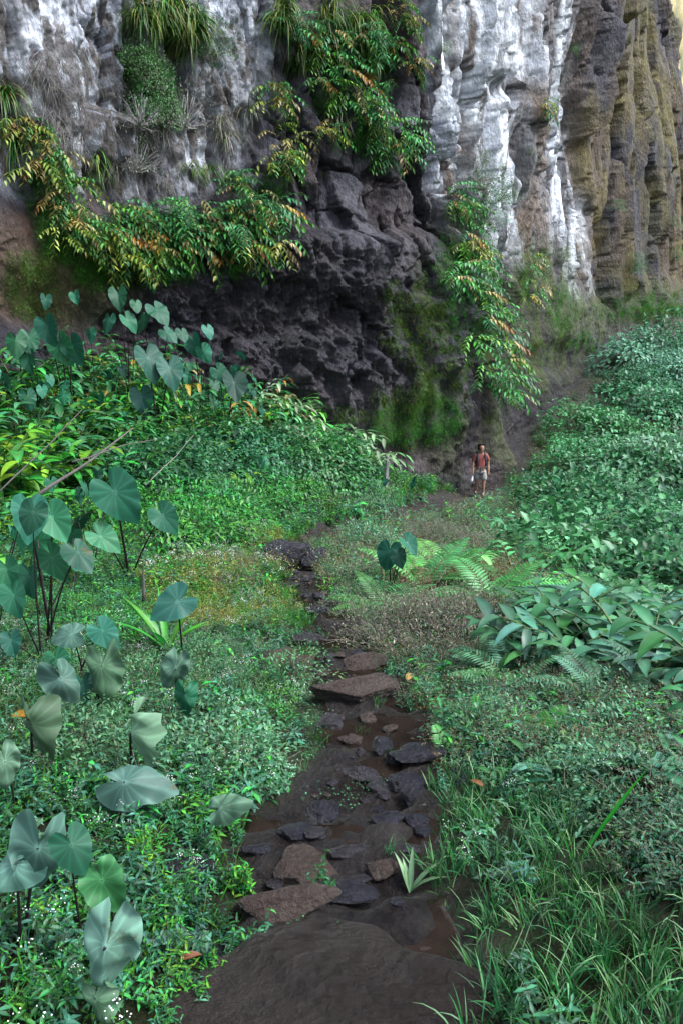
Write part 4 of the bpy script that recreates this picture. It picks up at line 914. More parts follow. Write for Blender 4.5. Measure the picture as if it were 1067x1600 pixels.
def cliff_mat(kind, name, n, regs, scl, label, cat, thr=.0):
    P_, Ro, Sc = [], [], []
    wts = [r[2] * r[3] for r in regs]
    for i in range(n):
        cx, cy, rx_, ry_ = R.choices(regs, wts)[0]; a, r = R.uniform(0, 6.28), math.sqrt(R.random()); px, py = cx + rx_ * r * math.cos(a), cy + ry_ * r * math.sin(a)
        if thr and float(fbm(px * .035, py * .012, 0, 3, 88)) < thr: continue
        p, nn = cliff(px, py, .03)
        if p is None: continue
        p = p + Vector((-nn.y, nn.x, 0)) * R.uniform(-.08, .08) + Vector((0, 0, R.uniform(-.1, .1)))
        P_.append(p); Ro.append((R.uniform(-.3, .3), R.uniform(-.4, .4), cliff_rz(nn) + R.uniform(-.7, .7))); Sc.append(R.uniform(*scl) * max(1, p.y / 32))
    stuff(name, PR[kind], P_, Ro, Sc, rng.integers(0, len(PR[kind]), len(P_)), label, cat)
cliff_mat('moss', 'creepers', 4200, [(95, 360, 34, 45), (70, 300, 30, 50), (360, 405, 34, 24), (250, 420, 60, 14), (150, 420, 40, 22), (575, 215, 30, 30), (520, 150, 30, 40), (430, 300, 18, 50), (560, 60, 40, 50),
    (875, 480, 22, 40), (910, 530, 25, 20), (820, 440, 14, 30), (740, 480, 40, 80), (700, 400, 20, 60), (620, 660, 40, 30), (680, 650, 40, 40), (235, 130, 25, 50), (600, 100, 20, 50), (990, 480, 70, 18), (1040, 470, 40, 20)],
    (.8, 1.5), 'bright green small leaved creeper matting the rock', 'creeper')
cliff_mat('olive_moss', 'hanging_moss', 3600, [(650, 470, 50, 50), (660, 560, 70, 90), (640, 640, 60, 60), (690, 520, 40, 120), (830, 500, 50, 80), (810, 560, 40, 40), (870, 420, 30, 40), (960, 470, 100, 30), (760, 300, 30, 70),
    (810, 350, 20, 100), (512, 310, 8, 50), (60, 440, 60, 60), (120, 400, 30, 60), (845, 220, 20, 60), (500, 650, 90, 18)],
    (.7, 1.3), 'olive green moss hanging in strands on the wet rock', 'moss', .5)
cliff_mat('root', 'hanging_roots', 150, [(240, 220, 60, 70), (285, 100, 25, 60), (370, 200, 40, 60), (200, 260, 50, 40), (740, 250, 30, 60), (770, 400, 25, 70), (750, 640, 20, 50), (450, 110, 30, 60), (100, 150, 90, 90)],
    (.5, 1.2), 'pale dry roots hanging down the rock face', 'roots')

# ------------------------------------------------------------------ the left bank
def on_ground(key, n, regs, sc_, label, group, rx=.1, weight=True, min_d=.25):
    w_ = [r[2] * r[3] for r in regs]
    for i in range(n):
        cx, cy, rx_, ry_ = R.choices(regs, w_)[0]; a, r = R.uniform(0, 6.28), math.sqrt(R.random()); px, py = cx + rx_ * r * math.cos(a), cy + ry_ * r * math.sin(a)
        g = ground(px, py)
        if float(path_d(np.array([g.x]), np.array([g.y]))[0]) < min_d: continue
        g = g + Vector((0, 0, -.04)); place(key, g, R.uniform(0, 6.28), R.uniform(*sc_), label, group, R.uniform(-rx, rx), R.uniform(-rx, rx))
on_ground('bank_far', 44, [(60, 620, 80, 40), (180, 620, 80, 40), (290, 640, 80, 45), (380, 670, 60, 45)], (.95, 1.4), 'green ginger on the crest of the left bank', 'ginger on the crest of the left bank')
on_ground('bank_grey', 42, [(420, 670, 50, 26), (480, 705, 50, 26), (550, 735, 34, 18), (400, 650, 40, 20)], (.95, 1.4), 'drooping greyish ginger where the left bank falls to the path', 'drooping ginger at the end of the left bank')
on_ground('bank_near', 46, [(60, 700, 100, 50), (150, 720, 80, 60), (250, 700, 80, 40), (40, 780, 60, 60), (340, 700, 70, 30), (300, 745, 60, 24)], (.9, 1.4), 'broad leaved green ginger on the near left bank', 'ginger on the near left bank')
on_ground('bank_near', 12, [(30, 880, 60, 60), (100, 820, 60, 40), (330, 690, 60, 20)], (.5, .8), 'low young ginger among the taro stalks', 'young ginger among the taro', )

def leafv(px, py, Y): return at(px, py, Y)
def pic(dx, dy, dz=0.0): return Vector((dx, dz + .25 * dy * 0, -dy))     # direction right/down in the picture, dz away
def taro_at(base_px, base_py, label, leaves, group=None, dY=0.0):
    """leaves: (px, py, length px, tip dx, tip dy, colour, wilt[, nearer])"""
    b = ground(base_px, base_py); D = b.y * CP - b.z * SP; lv = []
    for l in leaves:
        px, py, Lp, dx, dy, c, wl = l[:7]; Y = b.y * (1 - R.uniform(.03, .09))
        tip = Vector((dx + R.uniform(-.25, .25), -R.uniform(.1, .7) * (1 - wl), -dy)); nrm = Vector((R.uniform(-.9, .9) + .4 * dx, -1, .9 + R.uniform(-.4, .9)))
        lv.append((at(px, py, Y), tip, nrm, Lp * (.86 + .85 * wl) * D / FPX * .95, c, wl))
    return taro_plant(b, lv, label, group)
T0, T1, T2 = TC; TL = (.045, .15, .045); TD = (.014, .055, .034)
taro_at(75, 1010, 'tall taro with dark stalks at the left, pairs of leaves over the weeds', [(45, 800, 78, .15, 1, T0, 0), (82, 808, 74, .4, 1, T1, 0), (82, 872, 72, .5, 1, T1, 0), (122, 862, 66, .7, .9, T0, 0)])
taro_at(70, 1035, 'taro with leaves at two heights left of the tall one', [(22, 930, 62, .1, 1, T1, 0), (18, 1000, 48, .5, .9, T0, 0), (52, 800, 60, -.2, 1, T2, 0), (88, 1030, 50, .2, 1, T1, 0)])
taro_at(120, 1060, 'taro with one leaf held sideways above the pale wilted leaves', [(160, 985, 62, .8, .7, T0, 0), (112, 992, 52, -1, .15, PALE, .2)])
taro_at(200, 905, 'large leaved taro in the middle of the left bank', [(180, 768, 98, .5, 1, T0, 0), (158, 838, 62, .9, .5, T1, 0), (255, 805, 60, .7, .7, T1, 0)])
taro_at(290, 1025, 'single dark taro leaf on a thin stalk beside a clump of lily leaves', [(278, 940, 78, -.9, .35, TD, 0)])
taro_at(70, 640, 'dark taro pair high on the left edge', [(25, 532, 46, .4, 1, T1, 0), (46, 528, 46, .3, 1, T0, 0), (45, 560, 40, .1, 1, T1, 0)])
taro_at(20, 560, 'bright taro leaf alone against the brown rock at the left edge', [(4, 440, 40, .6, .7, TL, 0)])
taro_at(110, 650, 'taro with three long drooping leaves under the brown rock', [(75, 510, 52, .5, 1, T0, 0), (96, 540, 56, .2, 1, T1, 0), (114, 540, 52, .5, 1, T1, 0)])
taro_at(150, 640, 'small taro with round leaves against the brown rock', [(142, 520, 28, .2, 1, T0, 0), (72, 468, 26, .3, .8, T0, 0), (118, 462, 24, .4, .8, T1, 0)])
taro_at(205, 640, 'slim taro reaching up in front of the dark clinker', [(185, 462, 40, .2, .9, T0, 0), (213, 475, 26, .1, 1, T1, 0), (200, 500, 36, .5, .8, T0, 0), (170, 500, 34, -.4, .8, T1, 0)])
taro_at(250, 640, 'taro with a crown of leaves at the top of the bank', [(246, 484, 48, .7, .7, T0, 0), (225, 500, 38, -.3, 1, T1, 0), (262, 520, 36, .7, .7, T1, 0), (285, 520, 30, .5, .8, T0, 0)])
taro_at(250, 690, 'taro with two big dark leaves facing the camera on the bank', [(232, 560, 66, .5, 1, T2, 0), (266, 575, 58, .3, 1, TD, 0), (222, 620, 50, .3, .9, TD, 0)])
taro_at(315, 660, 'taro with side by side leaves near the end of the crest', [(304, 535, 44, .2, 1, T0, 0), (318, 548, 36, .4, .9, T1, 0), (325, 515, 28, .4, .8, T0, 0)])
taro_at(355, 690, 'taro with dark leaves among ginger at the end of the crest', [(342, 580, 36, .6, .8, T1, 0), (366, 598, 56, .1, 1, TD, 0)])
taro_at(60, 1190, 'large wilted pale taro leaf with a rolled edge at the left', [(50, 1130, 88, .15, 1, (.06, .11, .06), .35)])
taro_at(190, 1215, 'wilted taro leaf collapsed over the weeds', [(205, 1145, 84, -.25, 1, (.10, .17, .11), .5)])
taro_at(160, 1110, 'pale taro leaves drooping side by side over grass', [(160, 1040, 82, .1, 1, PALE2, .35), (95, 1060, 66, .6, .9, PALE, .45), (130, 1070, 50, .1, 1, TD, .1)])
taro_at(280, 1120, 'pale curled taro leaf standing above the grass', [(275, 1045, 52, -.2, 1, PALE, .6), (290, 1085, 44, .1, 1, T0, .4)])
taro_at(205, 1260, 'flat pale taro leaf lying across the flowering weeds', [(195, 1222, 92, 1, -.05, PALE, .35)])
taro_at(355, 1300, 'pale taro leaf with a folded tip above the stones', [(345, 1262, 56, .7, -.3, PALE2, .4)])
taro_at(55, 1470, 'big pale taro leaf bent over in the lower left corner', [(60, 1325, 100, .0, 1, PALE, .45), (25, 1350, 90, -.9, .5, PALE, .4)])
taro_at(110, 1490, 'healthy dark taro leaf beside the big pale bent one', [(112, 1320, 88, .5, 1, T0, 0)])
taro_at(165, 1480, 'bright green taro leaf with a folded middle, lower left', [(160, 1375, 84, .6, 1, TL, .25)])
taro_at(140, 1590, 'long withered taro leaf hanging at the bottom left', [(165, 1480, 110, -.35, 1, PALE, .6), (150, 1560, 70, .1, 1, PALE2, .6)])
taro_at(10, 1260, 'pale taro leaves cut by the left edge of the view', [(8, 1190, 60, .3, 1, PALE2, .4), (40, 1297, 64, -1, .1, PALE2, .5)])
taro_at(610, 935, 'taro with dark stalks behind the bright ferns', [(608, 862, 56, .0, 1, T0, 0), (636, 848, 40, .8, .6, T1, 0), (622, 868, 36, .4, 1, T2, 0)])
taro_at(600, 790, 'little taro at the foot of the wooden post', [(601, 752, 14, -.1, 1, T0, 0)])
for i in range(22):
    g = ground(R.uniform(-40, 400), R.uniform(610, 690)); wild_taro(g, R.randint(2, 4), R.uniform(.8, 1.25), R.uniform(.26, .40), 'taro with drooping heart shaped leaves among the ginger on the bank', 'taro among the ginger of the left bank')
for i in range(10):
    g = ground(R.uniform(160, 420), R.uniform(700, 790)); wild_taro(g, 2, R.uniform(.7, 1.1), R.uniform(.24, .36), 'taro standing alone in the weeds on the slope left of the path', 'lone taro on the left slope')
for i in range(10):
    g = ground(R.uniform(-60, 160), R.uniform(760, 1000)); wild_taro(g, R.randint(2, 3), R.uniform(.6, 1.0), R.uniform(.2, .32), 'mid sized taro in the shade of the left bank', 'mid sized taro at the left')
for (a, b) in [(640, 700), (680, 735), (655, 760)]: wild_taro(ground(a, b + 20), 2, .6, .3, 'small taro between the two posts and the mossy wall', 'small taro at the mossy wall')

# ------------------------------------------------------------------ right side: creeper covered bushes
def at_surface(px, py, dpt):
    g = ground(px, py); return g
BSH = []
for Y, n_, x0, x1 in [(12.5, 4, 3.6, 7.5), (15, 5, 4.4, 9), (18, 6, 4.8, 11), (21.5, 6, 5.6, 13), (25, 6, 7.2, 15), (29, 6, 9.4, 17.5), (33, 6, 10.8, 19), (37.5, 6, 12.4, 21), (42, 6, 14.8, 24), (47, 5, 18.0, 27), (52, 4, 21, 30)]:
    for i in range(n_):
        x = x0 + (x1 - x0) * (i + R.uniform(-.2, .2)) / (n_ - 1); y = Y + R.uniform(-1.2, 1.2); BSH.append((x, y))
for x, y in BSH:
    z = Hs(x, y); px, py = proj(x, y, z); key = 'bush' if R.random() < .55 else ('bush_dark' if R.random() < .6 else 'bush_pale')
    if py < 610: key = 'bush_pale' if R.random() < .45 else 'bush'
    bs_ = R.choice([1.1, 1.4, 1.6, 1.9, 2.4]) * R.uniform(.9, 1.1) * (1 + .006 * (y - 12)); pd = float(path_d(np.array([x]), np.array([y]))[0])
    if pd < bs_ * .8 + .25: bs_ = max(0, (pd - .25) / .8)
    if bs_ < .55: continue
    where = 'at the far cliff foot' if py < 620 else ('right of the hiker' if py < 740 else 'on the near right slope')
    kk = {'bush': 'mid green', 'bush_dark': 'dark green', 'bush_pale': 'pale bluish'}[key]
    place(key, (x, y, z - .15), R.uniform(0, 6.28), bs_, '%s creeper covered bush %s' % (kk, where), '%s bushes %s' % (kk, where))
on_ground('pale', 36, [(800, 890, 30, 24), (850, 890, 40, 30), (830, 850, 50, 24), (870, 915, 30, 18), (860, 830, 40, 20)], (1.4, 2.0), 'pale green bush of overlapping drooping leaf sprays below the hiker', 'pale drooping ginger below the hiker')
on_ground('pale', 14, [(840, 795, 50, 14), (800, 815, 24, 8), (870, 765, 30, 12)], (.7, 1.0), 'pale ginger sprays right of the path near the hiker', 'pale ginger right of the hiker')
on_ground('pale', 14, [(850, 690, 25, 18), (880, 710, 30, 20), (840, 670, 16, 10)], (.9, 1.2), 'pale drooping sprays right of the path beyond the hiker', 'pale sprays beyond the hiker', min_d=.6)
on_ground('dry_grey', 14, [(880, 650, 32, 12), (860, 640, 24, 8)], (1.2, 1.7), 'grey feathery bush beside the far end of the trail', 'grey bushes at the far trail', min_d=.5)
on_ground('dry_grey', 16, [(815, 730, 24, 14), (840, 745, 26, 12)], (.8, 1.2), 'grey green feathery bush right of the hiker', 'grey bushes right of the hiker', min_d=.4)
on_ground('dry_grey', 18, [(640, 815, 60, 14), (560, 800, 40, 10), (720, 820, 50, 12)], (.8, 1.1), 'grey dry bush between the path bend and the posts', 'grey dry bushes in the middle', min_d=.2)
on_ground('dry_brown', 12, [(700, 850, 45, 16), (660, 835, 30, 10)], (.8, 1.2), 'brown dry bush behind the bright ferns', 'brown bushes behind the ferns', min_d=.2)
on_ground('dry_brown', 9, [(715, 1000, 55, 26), (670, 1010, 30, 20), (750, 985, 30, 20)], (.75, 1.0), 'round brown tangle of dead twigs right of the path', 'brown tangles of dead twigs right of the path', min_d=.12)
on_ground('dry_brown', 7, [(350, 905, 50, 26)], (.5, .7), 'reddish brown dry weeds left of the narrow path', 'reddish brown weeds left of the path', min_d=.2)
on_ground('dry_grey', 10, [(520, 870, 16, 10), (560, 870, 30, 16), (570, 960, 30, 20)], (.45, .65), 'thin grey weeds between the boulders and the ferns', 'thin grey weeds near the boulders', min_d=.12)
on_ground('cliff_shrub', 16, [(660, 705, 50, 18), (620, 715, 30, 14), (700, 715, 30, 16)], (.5, .95), 'low leafy shrub at the foot of the mossy wall by the posts', 'low shrubs by the posts', min_d=.3)
on_ground('limebush', 44, [(330, 800, 80, 36), (420, 785, 60, 20), (270, 840, 60, 50), (520, 780, 50, 12)], (.5, 1.0), 'small bright green bush on the slope left of the path', 'bright green bushes left of the path', min_d=.3)
on_ground('greybush', 26, [(620, 800, 70, 22), (550, 860, 34, 24), (730, 820, 50, 14), (600, 990, 20, 20), (690, 790, 40, 8)], (.3, .7), 'small rounded grey green bush between the path and the hiker', 'grey green bushes between path and hiker', min_d=.18)
on_ground('greybush', 22, [(880, 1150, 120, 60), (760, 1120, 60, 40), (960, 1240, 90, 50)], (.16, .34), 'small grey green weed bush right of the pool', 'grey green weed bushes right of the pool', min_d=.12)
on_ground('greybush', 24, [(330, 1060, 130, 50), (240, 1180, 150, 50), (400, 960, 60, 40)], (.16, .36), 'small grey green weed bush left of the stream', 'grey green weed bushes left of the stream', min_d=.14)
on_ground('limebush', 12, [(380, 1180, 70, 60), (420, 1100, 40, 30), (230, 1400, 100, 60), (150, 950, 100, 60)], (.14, .28), 'small bright green weed bush among the left weeds', 'bright weed bushes on the left', min_d=.12)
on_ground('bush_dark', 20, [(280, 735, 60, 24), (380, 735, 60, 20), (460, 750, 50, 14), (230, 790, 50, 30)], (.9, 1.5), 'dark leafy bush where the left bank meets the bright weeds', 'dark bushes at the foot of the left bank', min_d=.7)
on_ground('bank_tall', 40, [(260, 720, 80, 30), (370, 725, 70, 22), (460, 735, 60, 14), (180, 760, 60, 30)], (.8, 1.2), 'tall leafy canes on the lower part of the left bank', 'tall leafy canes on the lower left bank', min_d=.8)
# ferns
for a, b, sc_, key, lb in [(660, 925, 1.35, 'fern_bright', 'bright fern with long arching fronds beside the taro'), (715, 925, 1.4, 'fern_bright', 'bright fern in front of the pale drooping bush'), (765, 945, 1.25, 'fern_bright', 'bright fern at the right end of the fern row'),
                           (600, 955, .85, 'fern_bright', 'pale fern closest to the path bend'), (690, 905, 1.3, 'fern_bright', 'bright fern behind the fern row'),
                           (800, 1075, .68, 'fern_teal', 'tall dark fern between the twig tangle and the ginger'), (935, 1095, .6, 'fern_teal', 'dark fern hanging in front of the broad leaved ginger'),
                           (1040, 1085, .8, 'fern_teal', 'large dark fern at the right edge'), (1005, 1060, .7, 'fern_teal', 'dark fern half behind the right edge fern'), (865, 1065, .45, 'fern_teal', 'small dark fern in the shade of the ginger'), (760, 1050, .55, 'fern_teal', 'low dark fern touching the twig tangle')]:
    place(key, ground(a, b), R.uniform(0, 6), sc_, lb)
def single_frond(px, py, Lp, az, pitch, cols, label, roll=0):
    g = ground(px, py); L_ = Lp * g.length / FPX; root = empty('fern', g); tag(root, label, 'fern')
    link('frond', frond(L_, cols, 18, .19, .7).mesh('frond', M_gleaf), root, Euler((pitch, roll, az)).to_matrix().to_4x4())
single_frond(805, 1175, 110, -1.1, .1, [(.06, .19, .045)], 'single bright yellow green fern frond over the seeding weeds')
single_frond(825, 1180, 70, -.3, .2, [(.06, .17, .045)], 'short green fern frond behind the bright one')
single_frond(700, 1190, 60, .6, .5, [(.06, .19, .03)], 'thin bright green fern sprout at the right of the pool')
single_frond(745, 1135, 50, .1, .8, [(.07, .20, .035)], 'small lime green upright sprout right of the pool')
# broad leaved ginger
for i, (a, b, sc_) in enumerate([(R.uniform(850, 1090), R.uniform(960, 1080), R.uniform(.75, 1.1)) for _ in range(16)] + [(870, 1060, 1.), (905, 1050, 1.1), (945, 1045, 1.1), (985, 1050, 1.0), (1030, 1035, 1.2), (1070, 1060, 1.2), (900, 1010, 1.1), (960, 1005, 1.2), (1010, 1000, 1.1), (1060, 1000, 1.2), (860, 1020, 1.0), (1120, 1040, 1.2), (930, 1080, .8), (1000, 1090, .9), (1100, 1100, 1.1), (880, 985, 1.), (925, 980, 1.1), (970, 975, 1.), (1035, 970, 1.1), (850, 1000, .9), (1080, 975, 1.1), (890, 1035, .9), (1020, 1060, .9)]):
    place('big', ground(a, b), R.uniform(0, 6.28), sc_ * 1.05, 'broad leaved bluish ginger in the dense clump at the right', 'broad leaved ginger clump at the right')
for i, (a, b, sc_) in enumerate([(1050, 1230, .85), (1010, 1215, .7), (1085, 1260, .9), (1120, 1200, 1.0), (1070, 1190, .8)]):
    place('big', ground(a, b), R.uniform(0, 6.28), sc_ * .62, 'broad pale ginger leaves low at the right edge', 'pale ginger low at the right edge')
place('big', ground(815, 1215), 1.0, .36, 'small bluish broad leaved plant in front of the bright frond', 'x'); del POOL['big']['made'][0]['label']; POOL['big']['made'][0]['label'] = 'broad leaved bluish ginger in the dense clump at the right'

# lily like clump beside the dark taro leaf
root = empty('lily_clump', ground(262, 1020)); tag(root, 'clump of bright strap leaves beside the single dark taro leaf', 'plant')
for i in range(9):
    m = MB(); a = R.uniform(0, 6.28); m.blade((0, 0, 0), Vector((math.cos(a) * .7, math.sin(a) * .5, 1)), UP, R.uniform(.35, .6), .055, jit((.06, .19, .03)), 6, .8, .2, 'lance'); link('leaf', m.mesh('leaf', M_gleaf), root)
root = empty('broad_grass', ground(640, 1395)); tag(root, 'tuft of wide pale blades at the right of the lower stream', 'grass tuft')
for i in range(5):
    m = MB(); a = R.uniform(0, 6.28); m.blade((0, 0, 0), Vector((math.cos(a) * .6, math.sin(a) * .4, 1)), UP, R.uniform(.12, .2), .022, jit((.10, .17, .09)), 5, 1.0, .2, 'lance'); link('blade', m.mesh('blade', M_gleaf), root)
m = MB(); g = ground(905, 1345); m.blade((0, 0, 0), Vector((.55, .25, .8)), UP, .42, .016, (.05, .20, .02), 8, .3, .15, 'lance'); o = link('tall_grass', m.mesh('tall_grass', M_gleaf)); o.location = g
tag(o, 'long bright green blade rising over the weeds at the right', 'grass blade')
# grass tufts standing in the stream
for k, (a, b, sc_, lb) in enumerate([(563, 1150, .5, 'grass tuft beside the pale bluish stone'), (612, 1335, .36, 'small grass tuft left of the rounded stone'), (618, 1185, .45, 'grass growing on the upright stone'), (590, 1100, .5, 'grass tuft at the right corner of the slab step'), (520, 1020, .6, 'bright grass beside the half sunk stone')]):
    me = PR['lawn' if k != 4 else 'greengrass'][k % 3]; o = link('grass_tuft', me); o.location = ground(a, b) + Vector((0, 0, .01)); o.scale = (sc_,) * 3; tag(o, lb, 'grass tuft')
for k, (a, b, sc_) in enumerate([(505, 1385, .55), (530, 1475, .4), (470, 1468, .4), (585, 1225, .4), (500, 1250, .6), (540, 1260, .5), (556, 1240, .4), (395, 1500, .6), (370, 1480, .6)]):
    me = PR['cress' if k not in (7, 8, 0) else 'herb'][k % 3]; o = link('water_weed', me); o.location = ground(a, b) + Vector((0, 0, .012)); o.scale = (sc_,) * 3; tag(o, 'small green water plant growing between the wet stones', None, None, 'stuff')
# fallen leaves
for px, py, L_, c, az, lb in [(285, 1530, .065, (.085, .04, .022), 1.2, 'dry brown leaf lying on the murky water at the bottom'), (636, 1078, .12, (.22, .11, .06), .4, 'orange brown leaf fallen by the slab step'), (20, 1140, .16, (.22, .13, .03), 1.6, 'yellow and brown leaf at the left edge'),
                              (752, 1250, .07, (.12, .06, .03), -.8, 'rust coloured leaf in the grass right of the stream')]:
    m = MB(); m.blade((0, 0, .03), (math.sin(az), math.cos(az), .25), UP, L_, L_ * .45, c, 5, .5, .25, 'lance'); o = link('fallen_leaf', m.mesh('fallen_leaf', M_gleaf)); o.location = ground(px, py) + Vector((0, 0, .04)); tag(o, lb, 'leaf')
# dead sticks
M_stick = plain_mat('dead_wood', (.085, .075, .07), .8, 30); M_pale = plain_mat('bleached_wood', (.24, .22, .20), .8, 30)
for (a, b, Ya, c, d_, Yb, r, mt, lb) in [(20, 748, 9.0, 129, 640, 9.8, .011, M_stick, 'thin dead stick leaning over the ginger, the leftmost of three'), (83, 757, 8.8, 208, 669, 9.6, .024, M_stick, 'thick dead branch leaning over the ginger on the left bank'),
                                         (142, 714, 9.0, 248, 686, 9.7, .010, M_stick, 'thin dark stick crossing the thick dead branch'), (244, 742, 9.5, 303, 680, 10, .006, M_pale, 'thin pale twig on the green bank'),
                                         (100, 1100, 4.6, 168, 1195, 4.2, .008, M_stick, 'dark stick lying among wilted taro'), (225, 925, 7, 225, 870, 7, .018, M_stick, 'dark upright stalk near the lily leaves'), (930, 1120, 4.6, 975, 1210, 4.3, .006, M_stick, 'thin dark stick low at the right'),
                                         (255, 1370, 2.7, 290, 1320, 2.75, .005, M_stick, 'reddish thin stem above the dark hidden stone'), (612, 716, 24.4, 582, 745, 24.4, .02, M_pale, 'yellow bent cane beside the wooden post'), (728, 690, 29.5, 722, 645, 30.5, .04, M_pale, 'bare grey trunk at the foot of the mossy wall')]:
    p, q = at(a, b, Ya), at(c, d_, Yb); md = p.lerp(q, .5) + rdir(-1, 1) * .04 * (q - p).length
    ext = p + (p - q) * .25; m = MB(); m.tube([ext, p, p.lerp(md, .5) + rdir(-1, 1) * .008, md, md.lerp(q, .5) + rdir(-1, 1) * .008, q], r, r * .35, (.1, .1, .1), 6); o = link('stick', m.mesh('stick', mt)); tag(o, lb, 'stick')
# fence posts
M_post = plain_mat('weathered_wood', (.26, .25, .24), .85, 60, .5, .5)
for px, py, hp, lb, tl in [(602, 762, 44, 'weathered grey wooden post left of the hiker, the nearer one', .04), (697, 752, 34, 'weathered grey wooden post close to the mossy wall, the farther one', .10)]:
    g = ground(px, py); hh = hp * g.length / FPX + .15; m = MB(); n = 6; vs = []
    for z_, rr_ in ((-.3, .065), (0, .062), (hh * .5, .056), (hh * .93, .052), (hh, .03)):
        for k in range(n): vs.append((rr_ * math.cos(k * 1.047) * (1 + .12 * (k % 2)), rr_ * math.sin(k * 1.047), z_ + (.04 * k / n if z_ > hh * .9 else 0)))
    fs = [(i * n + k, i * n + (k + 1) % n, (i + 1) * n + (k + 1) % n, (i + 1) * n + k) for i in range(4) for k in range(n)] + [tuple(24 + k for k in range(n))]
    m.add(vs, fs, (.2, .2, .2)); o = link('wooden_post', m.mesh('wooden_post', M_post, False)); o.location = g; o.rotation_euler = (.03, tl, .3); tag(o, lb, 'post')

# ------------------------------------------------------------------ the hiker
def skin(name, verts, edges, radii, mat, parent, sub=2, root_i=0):
    me = bpy.data.meshes.new(name); me.from_pydata(verts, edges, []); o = link(name, me, parent)
    md = o.modifiers.new('skin', 'SKIN'); md.use_smooth_shade = True; sv_ = me.skin_vertices[0].data
    for i, r in enumerate(radii): sv_[i].radius = r if isinstance(r, tuple) else (r, r); sv_[i].use_root = (i == root_i)
    s2 = o.modifiers.new('sub', 'SUBSURF'); s2.levels = sub; s2.render_levels = sub; me.materials.append(mat); return o
M_skin = plain_mat('skin', (.30, .165, .105), .5, 20, .15, .05); M_shirt = None
def shirt_mat():
    m, N, L = newmat('checked_shirt'); tc = N.new('ShaderNodeTexCoord'); w1 = N.new('ShaderNodeTexWave'); w1.inputs['Scale'].default_value = 14; w1.bands_direction = 'X'
    w2 = N.new('ShaderNodeTexWave'); w2.inputs['Scale'].default_value = 14; w2.bands_direction = 'Z'; L.new(tc.outputs['Object'], w1.inputs[0]); L.new(tc.outputs['Object'], w2.inputs[0])
    r = N.new('ShaderNodeMix'); r.data_type = 'RGBA'; f = math_(N, L, 'MULTIPLY', math_(N, L, 'ADD', w1.outputs['Fac'], w2.outputs['Fac']), .5); L.new(f, r.inputs[0])
    r.inputs[6].default_value = (.13, .022, .02, 1); r.inputs[7].default_value = (.34, .10, .085, 1); b = N.new('ShaderNodeBsdfPrincipled'); b.inputs['Roughness'].default_value = .85
    L.new(r.outputs[2], b.inputs['Base Color']); o = N.new('ShaderNodeOutputMaterial'); L.new(b.outputs[0], o.inputs[0]); return m
M_short = plain_mat('grey_cotton', (.24, .235, .225), .9, 60, .2); M_hair = plain_mat('dark_hair', (.012, .010, .009), .5, 80, .3)
M_black = plain_mat('black_fabric', (.018, .020, .028), .7, 60, .3); M_white = plain_mat('white_cloth', (.75, .78, .80), .7, 20, .1); M_shoe = plain_mat('dark_shoe', (.05, .045, .045), .7, 40); M_yel = plain_mat('yellow_buckle', (.7, .45, .03), .5)
HG = ground(748, 776); HK = 82 * HG.length / FPX / 1.80 * 1.0
pr = empty('person', HG + Vector((0, 0, .01)), (0, 0, .06), HK); tag(pr, 'hiker in a reddish checked shirt and grey shorts walking towards us', 'person')
bv = [(0, 0, .95), (0, .02, 1.12), (0, .03, 1.28), (0, .03, 1.42), (0, 0, 1.50), (0, -.03, 1.56), (0, -.04, 1.64), (0, -.03, 1.71), (0, -.02, 1.755),
      (-.17, .02, 1.41), (-.235, .03, 1.26), (-.265, 0, 1.12), (-.27, -.06, .98), (-.275, -.09, .88), (-.275, -.10, .82),
      (.17, .02, 1.41), (.245, .04, 1.25), (.265, .05, 1.10), (.27, .0, .96), (.27, -.03, .86), (.265, -.04, .80),
      (-.10, 0, .88), (-.11, .03, .68), (-.10, .08, .46), (-.10, .16, .26), (-.10, .22, .12), (-.10, .12, .05),
      (.10, 0, .88), (.11, -.08, .68), (.105, -.10, .47), (.10, -.11, .27), (.095, -.10, .10), (.10, -.20, .045)]
be = [(0, 1), (1, 2), (2, 3), (3, 4), (4, 5), (5, 6), (6, 7), (7, 8), (3, 9), (9, 10), (10, 11), (11, 12), (12, 13), (13, 14), (3, 15), (15, 16), (16, 17), (17, 18), (18, 19), (19, 20),
      (0, 21), (21, 22), (22, 23), (23, 24), (24, 25), (25, 26), (0, 27), (27, 28), (28, 29), (29, 30), (30, 31), (31, 32)]
br = [(.13, .10), (.12, .095), (.135, .10), (.13, .09), (.055, .055), (.062, .065), (.083, .098), (.088, .10), (.06, .07),
      .065, .048, .042, .036, .026, .030, .065, .048, .042, .036, .026, .030, .095, .082, .058, .052, .038, .036, .095, .082, .058, .052, .038, .036]
skin('body', bv, be, br, M_skin, pr)
skin('shirt', [(0, .0, .93), (0, .02, 1.10), (0, .03, 1.28), (0, .03, 1.42), (-.17, .02, 1.415), (-.23, .03, 1.29), (-.25, .02, 1.19), (.17, .02, 1.415), (.24, .04, 1.29), (.257, .045, 1.19)],
     [(0, 1), (1, 2), (2, 3), (3, 4), (4, 5), (5, 6), (3, 7), (7, 8), (8, 9)], [(.165, .125), (.155, .12), (.165, .125), (.14, .10), .082, .074, .076, .082, .074, .076], shirt_mat(), pr)
skin('shorts', [(0, 0, .93), (-.105, .005, .84), (-.115, .03, .68), (-.112, .05, .56), (.105, -.01, .84), (.115, -.075, .68), (.115, -.09, .56)], [(0, 1), (1, 2), (2, 3), (0, 4), (4, 5), (5, 6)],
     [(.15, .12), .115, .105, .105, .115, .105, .105], M_short, pr)
skin('hair', [(0, -.01, 1.70), (0, .0, 1.765), (0, .04, 1.69)], [(0, 1), (0, 2)], [(.105, .10), (.08, .085), (.09, .085)], M_hair, pr)
